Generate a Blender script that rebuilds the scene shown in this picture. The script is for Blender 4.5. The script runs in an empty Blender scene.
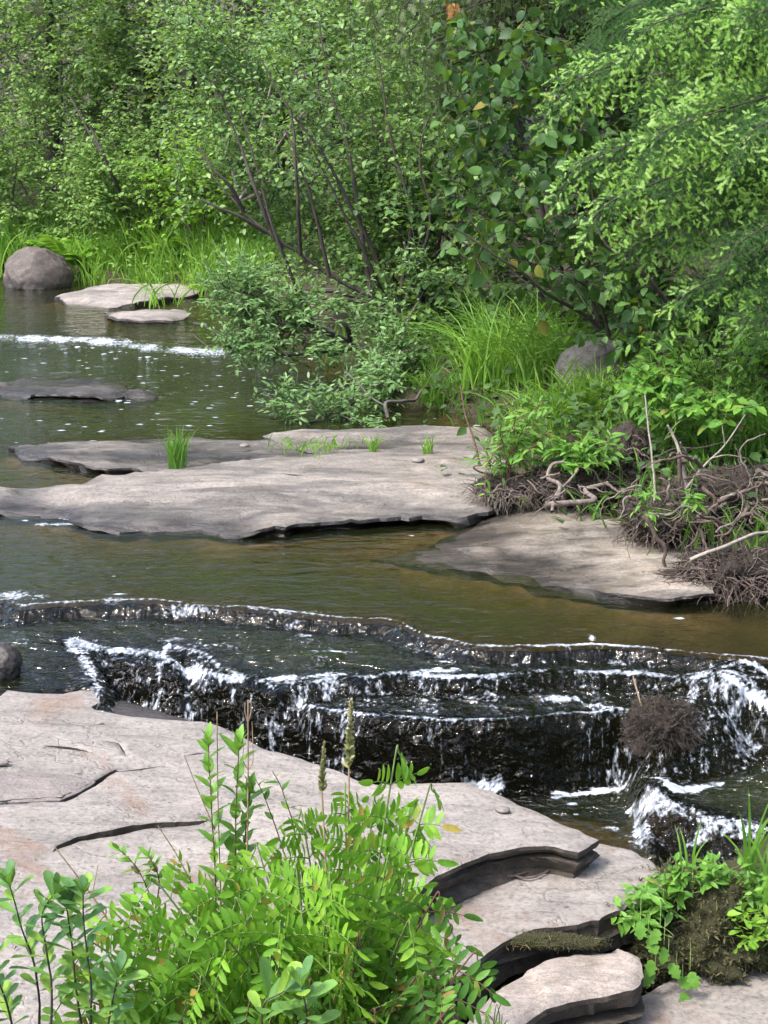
import bpy, math, random
import numpy as np
from mathutils import Vector, geometry as mgeo
from math import radians as R

SC = bpy.context.scene
COL = SC.collection
rng = np.random.default_rng(7)
random.seed(7)

# ------------------------------------------------------------------ camera maths
PITCH = R(15.4); F = 1500.0; CH = 1.8
cp, sp = math.cos(PITCH), math.sin(PITCH)

def ray(px, py):
    u, v = (px - 384) / F, (512 - py) / F
    return np.array([u, cp + v * sp, -sp + v * cp])

def PZ(px, py, z):                       # point at height z
    d = ray(px, py); return np.array([0, 0, CH]) + d * ((z - CH) / d[2])

def PY(px, py, y):                       # point at distance y
    d = ray(px, py); return np.array([0, 0, CH]) + d * (y / d[1])

def PP(px, py, pl):                      # point on plane z = a + bx + cy
    a, b, c = pl; d = ray(px, py)
    return np.array([0, 0, CH]) + d * ((a - CH) / (d[2] - b * d[0] - c * d[1]))

# ------------------------------------------------------------------ numpy noise
def _hash(i, j, k, s):
    h = (i.astype(np.int64) * 374761393 + j.astype(np.int64) * 668265263 + k.astype(np.int64) * 2147483647 // 7 + s * 1274126177) & 0xffffffff
    h = ((h ^ (h >> 13)) * 1274126177) & 0xffffffff
    h = ((h ^ (h >> 15)) * 2246822519) & 0xffffffff
    return ((h ^ (h >> 16)) & 0xffff) / 32767.5 - 1.0

def vnoise(p, s=0):
    p = np.asarray(p, float); f = np.floor(p); t = p - f; i = f.astype(np.int64)
    t = t * t * (3 - 2 * t)
    r = 0
    for a in (0, 1):
        wa = t[..., 0] if a else 1 - t[..., 0]
        for b in (0, 1):
            wb = t[..., 1] if b else 1 - t[..., 1]
            for c in (0, 1):
                wc = t[..., 2] if c else 1 - t[..., 2]
                r = r + wa * wb * wc * _hash(i[..., 0] + a, i[..., 1] + b, i[..., 2] + c, s)
    return r

def fbm(p, o=4, s=0):
    p = np.asarray(p, float); r = 0; a = 1.0; n = 0
    for k in range(o):
        r = r + a * vnoise(p * 2 ** k + 17.3 * k, s + k); n += a; a *= .5
    return r / n

def xyz(x, y, z=None):
    return np.stack([x, y, np.zeros_like(x) if z is None else z], -1)

def poly_sd(P, poly):                    # signed distance to polygon, inside positive
    P = np.asarray(P)[..., :2]; poly = np.asarray(poly)[:, :2]
    x, y = P[..., 0], P[..., 1]
    d2 = np.full(x.shape, 1e18); ins = np.zeros(x.shape, bool)
    n = len(poly)
    for i in range(n):
        a, b = poly[i], poly[(i + 1) % n]; e = b - a
        L = e @ e + 1e-12
        t = np.clip(((x - a[0]) * e[0] + (y - a[1]) * e[1]) / L, 0, 1)
        d2 = np.minimum(d2, (x - a[0] - t * e[0]) ** 2 + (y - a[1] - t * e[1]) ** 2)
        c = (a[1] > y) != (b[1] > y)
        with np.errstate(divide='ignore', invalid='ignore'):
            xi = a[0] + (y - a[1]) / (e[1] if abs(e[1]) > 1e-12 else 1e-12) * e[0]
        ins ^= c & (x < xi)
    d = np.sqrt(d2)
    return np.where(ins, d, -d)

def smooth(t):
    t = np.clip(t, 0, 1); return t * t * (3 - 2 * t)

def unit(v):
    v = np.asarray(v, float); return v / (np.linalg.norm(v, axis=-1, keepdims=True) + 1e-12)

# ------------------------------------------------------------------ mesh builder
class Geo:
    def __init__(s): s.v = []; s.f = []; s.n = 0
    def add(s, v, f, mat=0):
        v = np.asarray(v, float).reshape(-1, 3); f = np.asarray(f, np.int64)
        s.f.append((f + s.n, mat)); s.v.append(v); s.n += len(v)
    def tube(s, pts, r0, r1=None, sides=5, mat=0, taper=1.0, cap=True):
        pts = np.asarray(pts, float); m = len(pts)
        if m < 2: return
        r1 = r0 if r1 is None else r1
        t = np.gradient(pts, axis=0); t = unit(t)
        ref = np.array([.31, .17, .94]) if abs(t[0][2]) < .9 else np.array([1., 0, 0])
        a = unit(np.cross(t, ref)); b = np.cross(t, a)
        rr = (r0 + (r1 - r0) * np.linspace(0, 1, m) ** taper) if np.ndim(r0) == 0 else np.asarray(r0)
        th = np.arange(sides) * 2 * math.pi / sides
        v = pts[:, None, :] + rr[:, None, None] * (np.cos(th)[None, :, None] * a[:, None, :] + np.sin(th)[None, :, None] * b[:, None, :])
        i = np.arange(m - 1)[:, None] * sides; k = np.arange(sides)[None, :]; k2 = (k + 1) % sides
        q = np.stack([i + k, i + k2, i + sides + k2, i + sides + k], -1).reshape(-1, 4)
        s.add(v.reshape(-1, 3), q, mat)
        if cap:
            e = np.concatenate([v[-1], [pts[-1] + t[-1] * rr[-1] * .6]])
            s.add(e, np.stack([np.arange(sides), (np.arange(sides) + 1) % sides, np.full(sides, sides)], -1), mat)
    def place(s, tpl, pos, d, up, sc, wid=None, mat=0):
        tv, tf = tpl
        pos = np.asarray(pos, float).reshape(-1, 3); n = len(pos)
        if n == 0: return
        y = unit(d); z = np.asarray(up, float); z = unit(z - (z * y).sum(-1, keepdims=True) * y + 1e-6)
        x = np.cross(y, z)
        sc = np.broadcast_to(np.asarray(sc, float), (n,)); w = sc if wid is None else np.broadcast_to(np.asarray(wid, float), (n,)) * sc
        v = pos[:, None] + tv[None, :, 0:1] * w[:, None, None] * x[:, None] + tv[None, :, 1:2] * sc[:, None, None] * y[:, None] + tv[None, :, 2:3] * sc[:, None, None] * z[:, None]
        f = (tf[None] + (np.arange(n) * len(tv))[:, None, None]).reshape(-1, tf.shape[1])
        s.add(v.reshape(-1, 3), f, mat)
    def build(s, name, mats, parent=None, origin=None, smooth=True, attrs=None, flatmat=None):
        me = bpy.data.meshes.new(name)
        V = np.concatenate(s.v) if s.v else np.zeros((0, 3))
        org = np.zeros(3) if origin is None else np.asarray(origin, float)
        if parent is not None: org = np.array(parent.location)
        V = V - org
        me.vertices.add(len(V)); me.vertices.foreach_set('co', V.astype(np.float32).ravel())
        loops = np.concatenate([f.ravel() for f, m in s.f]); tot = np.concatenate([np.full(len(f), f.shape[1]) for f, m in s.f])
        mi = np.concatenate([np.broadcast_to(np.asarray(m), (len(f),)) for f, m in s.f])
        me.loops.add(len(loops)); me.loops.foreach_set('vertex_index', loops.astype(np.int32))
        me.polygons.add(len(tot)); st = np.concatenate([[0], np.cumsum(tot)[:-1]])
        me.polygons.foreach_set('loop_start', st.astype(np.int32)); me.polygons.foreach_set('loop_total', tot.astype(np.int32))
        me.polygons.foreach_set('material_index', mi.astype(np.int32))
        me.polygons.foreach_set('use_smooth', np.full(len(tot), smooth) if flatmat is None else mi != flatmat)
        me.update(calc_edges=True)
        for m in (mats if isinstance(mats, (list, tuple)) else [mats]): me.materials.append(m)
        for k, a in (attrs or {}).items():
            at = me.attributes.new(k, 'FLOAT', 'POINT'); at.data.foreach_set('value', np.asarray(a, np.float32))
        o = bpy.data.objects.new(name, me); COL.objects.link(o)
        if parent is not None: o.parent = parent
        else: o.location = org
        return o

def tag(o, label=None, cat=None, group=None, kind=None):
    if label: o['label'] = label
    if cat: o['category'] = cat
    if group: o['group'] = group
    if kind: o['kind'] = kind
    return o

def empty(name, loc, label, cat, group=None):
    o = bpy.data.objects.new(name, None); COL.objects.link(o); o.location = [float(c) for c in loc]
    o.empty_display_size = .1
    return tag(o, label, cat, group)

# ------------------------------------------------------------------ node helpers
def newmat(name):
    m = bpy.data.materials.new(name); m.use_nodes = True; m.node_tree.nodes.clear(); return m, m.node_tree
def N(nt, t, **kw):
    n = nt.nodes.new(t)
    for k, v in kw.items():
        if k.startswith('_'): setattr(n, k[1:], v)
        else:
            n.inputs[k.replace('_', ' ') if isinstance(k, str) else k].default_value = v
    return n
def L(nt, a, b): nt.links.new(a, b)
def ramp(nt, fac, stops, interp='LINEAR'):
    n = nt.nodes.new('ShaderNodeValToRGB'); n.color_ramp.interpolation = interp
    e = n.color_ramp.elements
    while len(e) < len(stops): e.new(.5)
    for i, (p, c) in enumerate(stops):
        e[i].position = p; e[i].color = (*c, 1) if len(c) == 3 else c
    L(nt, fac, n.inputs[0]); return n.outputs[0]
def fmath(nt, op, a, b=None, c=None, clamp=False):
    n = nt.nodes.new('ShaderNodeMath'); n.operation = op; n.use_clamp = clamp
    for i, v in enumerate((a, b, c)):
        if v is None: continue
        if isinstance(v, (int, float)): n.inputs[i].default_value = v
        else: L(nt, v, n.inputs[i])
    return n.outputs[0]
def mixc(nt, fac, a, b, mode='MIX'):
    n = nt.nodes.new('ShaderNodeMix'); n.data_type = 'RGBA'; n.blend_type = mode
    for i, v in ((0, fac), (6, a), (7, b)):
        if isinstance(v, (int, float)): n.inputs[i].default_value = v
        elif isinstance(v, tuple): n.inputs[i].default_value = (*v, 1)
        else: L(nt, v, n.inputs[i])
    return n.outputs[2]
def mapping(nt, vec, scale, loc=(0, 0, 0), rot=(0, 0, 0)):
    n = nt.nodes.new('ShaderNodeMapping'); n.inputs['Scale'].default_value = scale; n.inputs['Location'].default_value = loc; n.inputs['Rotation'].default_value = rot
    L(nt, vec, n.inputs[0]); return n.outputs[0]
def noise(nt, vec, scale, detail=4, rough=.55, dist=0):
    n = N(nt, 'ShaderNodeTexNoise', Scale=scale, Detail=detail, Roughness=rough, Distortion=dist); L(nt, vec, n.inputs['Vector']); return n.outputs['Fac']
def out(nt, sh):
    o = nt.nodes.new('ShaderNodeOutputMaterial'); L(nt, sh, o.inputs[0])
def bump(nt, h, strength, dist, normal=None):
    n = N(nt, 'ShaderNodeBump', Strength=strength, Distance=dist); L(nt, h, n.inputs['Height'])
    if normal is not None: L(nt, normal, n.inputs['Normal'])
    return n.outputs[0]

# ------------------------------------------------------------------ materials
def leaf_mat(name, cols, trans=.3, rough=.45, spec=.5, tcol=None, spoil=None, mott=0):
    m, nt = newmat(name)
    g = nt.nodes.new('ShaderNodeNewGeometry')
    n = len(cols)
    c = ramp(nt, g.outputs['Random Per Island'], [(i / (n - 1) * (.95 if spoil else 1), cols[i]) for i in range(n)] + ([(.975, spoil), (1, tuple(q * .6 for q in spoil))] if spoil else []))
    if mott:
        mo = noise(nt, g.outputs['Position'], mott, 4, .6); c = mixc(nt, .8, c, mixc(nt, 1.0, c, ramp(nt, mo, [(.3, (.62, .68, .6)), (.5, (1, 1, 1)), (.7, (1.22, 1.15, 1.2))]), 'MULTIPLY'))
    p = N(nt, 'ShaderNodeBsdfPrincipled', Roughness=rough); p.inputs['Specular IOR Level'].default_value = spec
    L(nt, c, p.inputs['Base Color'])
    t = nt.nodes.new('ShaderNodeBsdfTranslucent')
    tc = mixc(nt, .55, c, tcol or (.25, .45, .04)); L(nt, tc, t.inputs[0])
    mx = N(nt, 'ShaderNodeMixShader'); mx.inputs[0].default_value = trans
    L(nt, p.outputs[0], mx.inputs[1]); L(nt, t.outputs[0], mx.inputs[2]); out(nt, mx.outputs[0]); return m

def bark_mat(name, a, b, rough=.85, scale=40):
    m, nt = newmat(name); tc = nt.nodes.new('ShaderNodeTexCoord')
    f = noise(nt, mapping(nt, tc.outputs['Object'], (1, 1, .4)), scale, 5, .65)
    c = ramp(nt, f, [(.3, a), (.7, b)])
    p = N(nt, 'ShaderNodeBsdfPrincipled', Roughness=rough); L(nt, c, p.inputs['Base Color'])
    L(nt, bump(nt, f, .6, .01), p.inputs['Normal']); out(nt, p.outputs[0]); return m

def rock_mat(name, base, dark, light, wetz=None, stain=None, scale=1.0, wetsoft=.02, rough=.75, lay=1.0, fine=1.0, plain=False, damp=0):
    m, nt = newmat(name); g = nt.nodes.new('ShaderNodeNewGeometry'); pos = g.outputs['Position']
    big = noise(nt, mapping(nt, pos, (1.2, 2.2, 1.2)), 1.3 * scale, 6, .6, .6)
    mid = noise(nt, mapping(nt, pos, (1, 2.0, 2)), (5 if plain else 7) * scale, 7, .72, .0 if plain else .25)
    fin = noise(nt, pos, 70 * scale, 6, .7)
    c = ramp(nt, mid, [(.28, dark), (.48, base), (.72, light)])
    c = mixc(nt, fmath(nt, 'MULTIPLY', ramp(nt, big, [(.42, (0, 0, 0)), (.62, (1, 1, 1))]), .6), c, mixc(nt, .5, dark, base))
    sp_ = ramp(nt, fin, [(.33, (.45, .45, .45)), (.5, (1, 1, 1)), (.72, (1.28, 1.26, 1.24))])
    c = mixc(nt, .75 * fine, c, mixc(nt, 1.0, c, sp_, 'MULTIPLY'))
    # thin dark seams and pits
    w = nt.nodes.new('ShaderNodeTexVoronoi'); w.feature = 'DISTANCE_TO_EDGE'; w.inputs['Scale'].default_value = 3.2 * scale
    wv = nt.nodes.new('ShaderNodeVectorMath'); wv.operation = 'ADD'
    nz = N(nt, 'ShaderNodeTexNoise', Scale=6.0, Detail=4.0); L(nt, pos, nz.inputs['Vector'])
    sc_ = nt.nodes.new('ShaderNodeVectorMath'); sc_.operation = 'SCALE'; sc_.inputs['Scale'].default_value = .35; L(nt, nz.outputs['Color'], sc_.inputs[0])
    L(nt, mapping(nt, pos, (.6, 1.6, 2)), wv.inputs[0]); L(nt, sc_.outputs[0], wv.inputs[1]); L(nt, wv.outputs[0], w.inputs['Vector'])
    seam = ramp(nt, w.outputs['Distance'], [(0, (1, 1, 1)), (.012, (.25, .25, .25)), (.03, (0, 0, 0))])
    seam = fmath(nt, 'MULTIPLY', seam, ramp(nt, big, [(.45, (0, 0, 0)), (.55, (1, 1, 1))]))
    c = mixc(nt, fmath(nt, 'MULTIPLY', seam, .16), c, (.05, .045, .04))
    pv = N(nt, 'ShaderNodeTexVoronoi', Scale=1.0); L(nt, mapping(nt, pos, (55 * scale, 75 * scale, 55 * scale)), pv.inputs['Vector'])
    ps = nt.nodes.new('ShaderNodeSeparateColor'); L(nt, pv.outputs['Color'], ps.inputs[0])
    pit = fmath(nt, 'MULTIPLY', fmath(nt, 'SUBTRACT', fmath(nt, 'MULTIPLY', fmath(nt, 'SUBTRACT', ps.outputs[0], .72), 1.6), pv.outputs['Distance']), 6.0, clamp=True)
    c = mixc(nt, fmath(nt, 'MULTIPLY', pit, .55), c, mixc(nt, 1.0, c, (.35, .32, .30), 'MULTIPLY'))
    bs_ = noise(nt, mapping(nt, pos, (2.2, 16, 9), (0, 0, 0), (0, 0, .12)), 1.6 * scale, 6, .7, .3)
    c = mixc(nt, .55, c, mixc(nt, 1.0, c, ramp(nt, bs_, [(.32, (.52, .51, .50)), (.47, (1, 1, 1)), (.66, (1.22, 1.2, 1.17))]), 'MULTIPLY'))
    ln_ = noise(nt, mapping(nt, pos, (1, 1, 1), (7.7, 2.1, 0)), 5.5 * scale, 8, .78)
    c = mixc(nt, fmath(nt, 'MULTIPLY', ramp(nt, ln_, [(.60, (0, 0, 0)), (.66, (1, 1, 1))]), .45), c, light)
    if stain:
        s2 = noise(nt, mapping(nt, pos, (1, 1, 1), (3.1, 1.7, 0)), 2.4 * scale, 5, .7, .8)
        c = mixc(nt, fmath(nt, 'MULTIPLY', ramp(nt, s2, [(.56, (0, 0, 0)), (.70, (1, 1, 1))]), .65), c, stain)
    if damp:
        dn = noise(nt, mapping(nt, pos, (.8, 2.6, 1), (5.3, 0, 0)), 1.6, 5, .6, .5); dm = ramp(nt, dn, [(.50, (0, 0, 0)), (.60, (1, 1, 1))])
        c = mixc(nt, fmath(nt, 'MULTIPLY', dm, damp), c, mixc(nt, 1.0, c, (.40, .42, .45), 'MULTIPLY'))
    h = fmath(nt, 'ADD', fmath(nt, 'MULTIPLY', mid, .55 if plain else 1.0), fmath(nt, 'MULTIPLY', fin, .22))
    h = fmath(nt, 'SUBTRACT', h, fmath(nt, 'MULTIPLY', seam, .25)); h = fmath(nt, 'SUBTRACT', h, fmath(nt, 'MULTIPLY', pit, .12)); h = fmath(nt, 'ADD', h, fmath(nt, 'MULTIPLY', bs_, .35))
    ro = rough
    p = N(nt, 'ShaderNodeBsdfPrincipled'); p.inputs['Specular IOR Level'].default_value = .4
    if wetz is not None:
        sep = nt.nodes.new('ShaderNodeSeparateXYZ'); L(nt, pos, sep.inputs[0])
        zz = fmath(nt, 'ADD', sep.outputs[2], fmath(nt, 'MULTIPLY', fmath(nt, 'SUBTRACT', big, .5), .04))
        zz = fmath(nt, 'ADD', zz, fmath(nt, 'MULTIPLY', fmath(nt, 'SUBTRACT', mid, .5), .02))
        wet = fmath(nt, 'DIVIDE', fmath(nt, 'SUBTRACT', wetz + wetsoft, zz), wetsoft, clamp=True)
        c = mixc(nt, wet, c, mixc(nt, 1.0, c, (.22, .21, .21), 'MULTIPLY'))
        rr = fmath(nt, 'SUBTRACT', ro, fmath(nt, 'MULTIPLY', wet, ro - .22)); L(nt, rr, p.inputs['Roughness'])
    else: p.inputs['Roughness'].default_value = ro
    L(nt, c, p.inputs['Base Color']); L(nt, bump(nt, h, .55, .03 / scale), p.inputs['Normal']); out(nt, p.outputs[0]); return m

M = {}
M['slab'] = rock_mat('pink grey sandstone', (.205, .189, .174), (.130, .121, .115), (.285, .262, .24), stain=(.15, .085, .055), plain=True)
M['slab_edge'] = rock_mat('dark earthy rock edge and crack shade', (.042, .035, .028), (.014, .012, .010), (.10, .083, .066), scale=2.0)
M['midslab'] = rock_mat('weathered river slab', (.188, .170, .153), (.092, .085, .081), (.29, .262, .234), wetz=.02, wetsoft=.035, stain=(.13, .10, .065), damp=.8)
M['midslab_edge'] = rock_mat('wet black slab edge and crack shade', (.035, .03, .028), (.014, .013, .012), (.08, .07, .062), wetz=.03, wetsoft=.04, scale=2.0)
M['bankslab'] = rock_mat('damp bank slab', (.22, .195, .165), (.10, .088, .075), (.33, .295, .255), wetz=.012, wetsoft=.035, stain=(.12, .095, .05), damp=.9)
M['greyslab'] = rock_mat('grey low slab', (.22, .20, .19), (.12, .11, .105), (.33, .30, .28), wetz=.03, wetsoft=.05, scale=1.6, damp=.6)
M['darkflake'] = rock_mat('dark grey stone flake', (.17, .15, .145), (.12, .105, .10), (.24, .215, .2), scale=2)
M['boulder'] = rock_mat('purple brown boulder', (.085, .072, .066), (.035, .03, .028), (.15, .13, .12), wetz=.05, wetsoft=.12, scale=1.4)
M['greyboulder'] = rock_mat('pale grey boulder', (.13, .12, .11), (.06, .056, .05), (.20, .185, .17), scale=2)
M['stone'] = rock_mat('grey brown stone', (.27, .235, .21), (.15, .13, .12), (.38, .335, .30), scale=2.5, stain=(.10, .085, .05))

def soil_mat(name, a, b, scale=30, rough=.95, b_=1.0):
    m, nt = newmat(name); g = nt.nodes.new('ShaderNodeNewGeometry')
    f = noise(nt, g.outputs['Position'], scale, 8, .75, .3); f2 = noise(nt, g.outputs['Position'], 3, 3)
    c = ramp(nt, f, [(.3, a), (.68, b)]); c = mixc(nt, .35, c, mixc(nt, f2, a, b))
    p = N(nt, 'ShaderNodeBsdfPrincipled', Roughness=rough); L(nt, c, p.inputs['Base Color']); L(nt, bump(nt, f, b_, .03), p.inputs['Normal']); out(nt, p.outputs[0]); return m
M['ground'] = soil_mat('leaf litter soil', (.018, .014, .009), (.075, .058, .035), 18)
M['soil'] = soil_mat('dark crumbly soil', (.012, .009, .007), (.065, .047, .036), 45)
M['moss'] = soil_mat('dark moss', (.012, .014, .006), (.075, .075, .022), 60)
M['bark'] = bark_mat('grey brown bark', (.03, .026, .023), (.11, .098, .088))
M['darkbark'] = bark_mat('dark wet bark', (.014, .011, .01), (.055, .045, .04))
M['root'] = bark_mat('pale weathered root', (.05, .041, .035), (.20, .168, .145), scale=60)
M['redroot'] = bark_mat('reddish root', (.035, .024, .02), (.12, .085, .07), scale=60)
M['deadwood'] = bark_mat('bleached dead wood', (.11, .097, .085), (.30, .27, .235), scale=60)
M['redstem'] = bark_mat('red brown stem', (.05, .025, .016), (.13, .07, .045), scale=80)
M['drystem'] = bark_mat('dry tan stem', (.16, .10, .055), (.34, .24, .14), scale=80)
M['greenstem'] = bark_mat('green stem', (.07, .13, .03), (.14, .22, .05), scale=80)

M['alder'] = leaf_mat('alder leaf', [(.07,.145,.055),(.11,.215,.07),(.155,.28,.085),(.22,.36,.10)], .36, .42, .3)
M['alder_far'] = leaf_mat('far alder leaf', [(.10,.195,.055),(.16,.285,.075),(.23,.37,.10)], .4, .5, .22)
M['willow'] = leaf_mat('willow leaf', [(.085,.175,.065),(.125,.24,.085),(.18,.31,.11)], .33, .45, .25)
M['lime'] = leaf_mat('lime shrub leaf', [(.11,.25,.025),(.16,.32,.035),(.22,.38,.045)], .42, .5, .2)
M['broad'] = leaf_mat('broad leaf', [(.014,.045,.014),(.028,.075,.02),(.045,.11,.028),(.075,.165,.035)], .32, .5, .25, spoil=(.16, .15, .03), mott=25)
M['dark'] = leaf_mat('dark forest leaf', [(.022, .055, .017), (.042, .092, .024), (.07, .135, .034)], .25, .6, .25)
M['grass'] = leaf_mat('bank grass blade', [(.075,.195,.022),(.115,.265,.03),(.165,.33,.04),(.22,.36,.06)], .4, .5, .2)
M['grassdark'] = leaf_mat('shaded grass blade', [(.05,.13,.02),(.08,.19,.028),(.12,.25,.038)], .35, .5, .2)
M['fern'] = leaf_mat('bright fern frond', [(.11, .26, .025), (.16, .34, .03), (.21, .40, .04)], .4, .5)
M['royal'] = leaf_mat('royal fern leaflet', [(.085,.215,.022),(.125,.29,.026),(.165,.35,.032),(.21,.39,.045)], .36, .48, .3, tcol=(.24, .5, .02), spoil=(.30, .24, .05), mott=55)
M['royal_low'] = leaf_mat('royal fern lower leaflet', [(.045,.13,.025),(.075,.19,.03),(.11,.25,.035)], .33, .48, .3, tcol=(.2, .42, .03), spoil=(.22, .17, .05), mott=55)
M['gale'] = leaf_mat('blue green shrub leaf', [(.06,.155,.06),(.095,.21,.065),(.135,.27,.06),(.20,.34,.05)], .28, .5, .25, mott=50)
M['meadow'] = leaf_mat('upright shrub leaf', [(.08, .20, .03), (.11, .26, .035), (.15, .31, .04)], .33, .45, .3, spoil=(.2, .15, .05), mott=60)
M['herb'] = leaf_mat('herb leaf', [(.06,.17,.03),(.10,.24,.035),(.15,.31,.045)], .35, .48, .3, spoil=(.22, .18, .06), mott=60)
M['hemlock'] = leaf_mat('hemlock needle', [(.011,.036,.011),(.022,.06,.017),(.042,.10,.025)], .2, .8, .1)
M['hemtip'] = leaf_mat('hemlock new growth', [(.12,.26,.035),(.165,.325,.045),(.22,.385,.06)], .35, .5)
M['cedar'] = leaf_mat('cedar scale leaf', [(.03, .06, .014), (.05, .085, .018), (.075, .11, .022)], .25, .55)
M['deadleaf'] = leaf_mat('orange dead foliage', [(.30, .12, .03), (.42, .19, .06), (.5, .26, .1)], .3, .6, tcol=(.5, .2, .05))
M['mossleaf'] = leaf_mat('moss leaf', [(.02, .022, .008), (.045, .05, .014), (.085, .085, .022), (.06, .045, .025)], .1, .8)
M['debris'] = leaf_mat('dark plant scraps', [(.006, .005, .004), (.014, .011, .008), (.028, .021, .016), (.065, .05, .038)], .05, .7)
M['spike'] = leaf_mat('fern spore head', [(.12,.15,.06),(.19,.20,.08),(.26,.24,.11)], .1, .7)

# water
def water_mat():
    m, nt = newmat('stream water'); g = nt.nodes.new('ShaderNodeNewGeometry'); pos = g.outputs['Position']
    def attr(n):
        a = nt.nodes.new('ShaderNodeAttribute'); a.attribute_name = n; return a.outputs['Fac']
    dep, foam_glint, turb, face = attr('depth'), attr('foam_glint'), attr('turb'), attr('face')
    r1 = noise(nt, mapping(nt, pos, (5, 11, 6)), 1.0, 3, .55, .4)
    r2 = noise(nt, mapping(nt, pos, (13, 27, 18)), 1.0, 2.5, .5, .5)
    st = noise(nt, mapping(nt, pos, (30, 9, 5)), 1.0, 2, .5, .6)
    h = fmath(nt, 'ADD', fmath(nt, 'MULTIPLY', r1, .016), fmath(nt, 'MULTIPLY', fmath(nt, 'MULTIPLY', r2, fmath(nt, 'ADD', fmath(nt, 'MULTIPLY', turb, .046), .0022)), 1.0))
    h = fmath(nt, 'ADD', h, fmath(nt, 'MULTIPLY', fmath(nt, 'MULTIPLY', st, face), .02))
    nb = bump(nt, h, 1.0, 1.0)
    k = (5.6, 6.0, 9.5)
    comb = nt.nodes.new('ShaderNodeCombineXYZ')
    for i in range(3):
        L(nt, fmath(nt, 'EXPONENT', fmath(nt, 'MULTIPLY', dep, -k[i])), comb.inputs[i])
    tr = nt.nodes.new('ShaderNodeBsdfTransparent'); L(nt, comb.outputs[0], tr.inputs[0])
    df = N(nt, 'ShaderNodeBsdfDiffuse', Color=(.031, .039, .014, 1)); 
    mk = N(nt, 'ShaderNodeMixShader'); L(nt, fmath(nt, 'MULTIPLY', fmath(nt, 'SUBTRACT', 1.0, fmath(nt, 'EXPONENT', fmath(nt, 'MULTIPLY', dep, -5.0))), .62), mk.inputs[0])
    L(nt, tr.outputs[0], mk.inputs[1]); L(nt, df.outputs[0], mk.inputs[2])
    gl = N(nt, 'ShaderNodeBsdfGlossy', Roughness=.045, Color=(1, 1, 1, 1)); L(nt, nb, gl.inputs['Normal'])
    fr = N(nt, 'ShaderNodeFresnel', IOR=1.36); L(nt, nb, fr.inputs['Normal'])
    m1 = N(nt, 'ShaderNodeMixShader'); L(nt, fmath(nt, 'MULTIPLY', fr.outputs[0], fmath(nt, 'SUBTRACT', 1.0, fmath(nt, 'MULTIPLY', face, .55))), m1.inputs[0]); L(nt, mk.outputs[0], m1.inputs[1]); L(nt, gl.outputs[0], m1.inputs[2])  # reflection weakened on the fall faces so they read black
    # foam: crisp flecks and streaks, with water glints painted in the same white
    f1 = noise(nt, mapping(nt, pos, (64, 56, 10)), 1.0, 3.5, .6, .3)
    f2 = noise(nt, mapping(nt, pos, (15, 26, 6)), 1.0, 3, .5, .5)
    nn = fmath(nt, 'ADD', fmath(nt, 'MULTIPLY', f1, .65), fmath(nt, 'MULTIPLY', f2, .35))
    ff = fmath(nt, 'ADD', nn, fmath(nt, 'SUBTRACT', foam_glint, 1.0))
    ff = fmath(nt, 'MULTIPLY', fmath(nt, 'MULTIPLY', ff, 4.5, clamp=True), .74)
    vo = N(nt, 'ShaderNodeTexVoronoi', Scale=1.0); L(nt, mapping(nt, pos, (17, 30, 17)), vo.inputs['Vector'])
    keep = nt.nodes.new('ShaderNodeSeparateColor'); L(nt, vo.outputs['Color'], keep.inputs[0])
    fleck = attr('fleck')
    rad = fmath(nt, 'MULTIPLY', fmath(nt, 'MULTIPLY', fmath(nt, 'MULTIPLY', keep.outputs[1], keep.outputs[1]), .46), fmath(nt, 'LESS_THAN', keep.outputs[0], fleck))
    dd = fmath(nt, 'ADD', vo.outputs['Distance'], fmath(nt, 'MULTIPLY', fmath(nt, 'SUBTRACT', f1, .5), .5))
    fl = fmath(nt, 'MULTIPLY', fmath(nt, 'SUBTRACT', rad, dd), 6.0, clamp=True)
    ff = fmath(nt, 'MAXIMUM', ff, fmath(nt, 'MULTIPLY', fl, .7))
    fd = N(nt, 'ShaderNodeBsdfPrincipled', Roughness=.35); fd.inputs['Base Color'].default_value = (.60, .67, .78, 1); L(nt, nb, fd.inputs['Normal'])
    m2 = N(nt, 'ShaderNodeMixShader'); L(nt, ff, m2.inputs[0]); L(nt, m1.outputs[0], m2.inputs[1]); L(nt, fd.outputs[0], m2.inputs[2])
    out(nt, m2.outputs[0]); return m
M['water'] = water_mat()

def bed_mat():
    m, nt = newmat('brown stream bed'); g = nt.nodes.new('ShaderNodeNewGeometry'); pos = g.outputs['Position']
    a = nt.nodes.new('ShaderNodeAttribute'); a.attribute_name = 'ledge'
    f = noise(nt, pos, 9, 6, .7, .4); f2 = noise(nt, pos, 40, 5, .7)
    c = ramp(nt, f, [(.3, (.06, .042, .024)), (.55, (.13, .088, .05)), (.75, (.20, .14, .085))])
    d = ramp(nt, f2, [(.4, (.0015, .0014, .0012)), (.75, (.006, .005, .004))])
    c = mixc(nt, a.outputs['Fac'], c, d)
    p = N(nt, 'ShaderNodeBsdfPrincipled', Roughness=1.0); p.inputs['Specular IOR Level'].default_value = 0; L(nt, c, p.inputs['Base Color'])
    L(nt, bump(nt, fmath(nt, 'ADD', f, fmath(nt, 'MULTIPLY', f2, .4)), .8, .03), p.inputs['Normal']); out(nt, p.outputs[0]); return m
M['bed'] = bed_mat()

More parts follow.
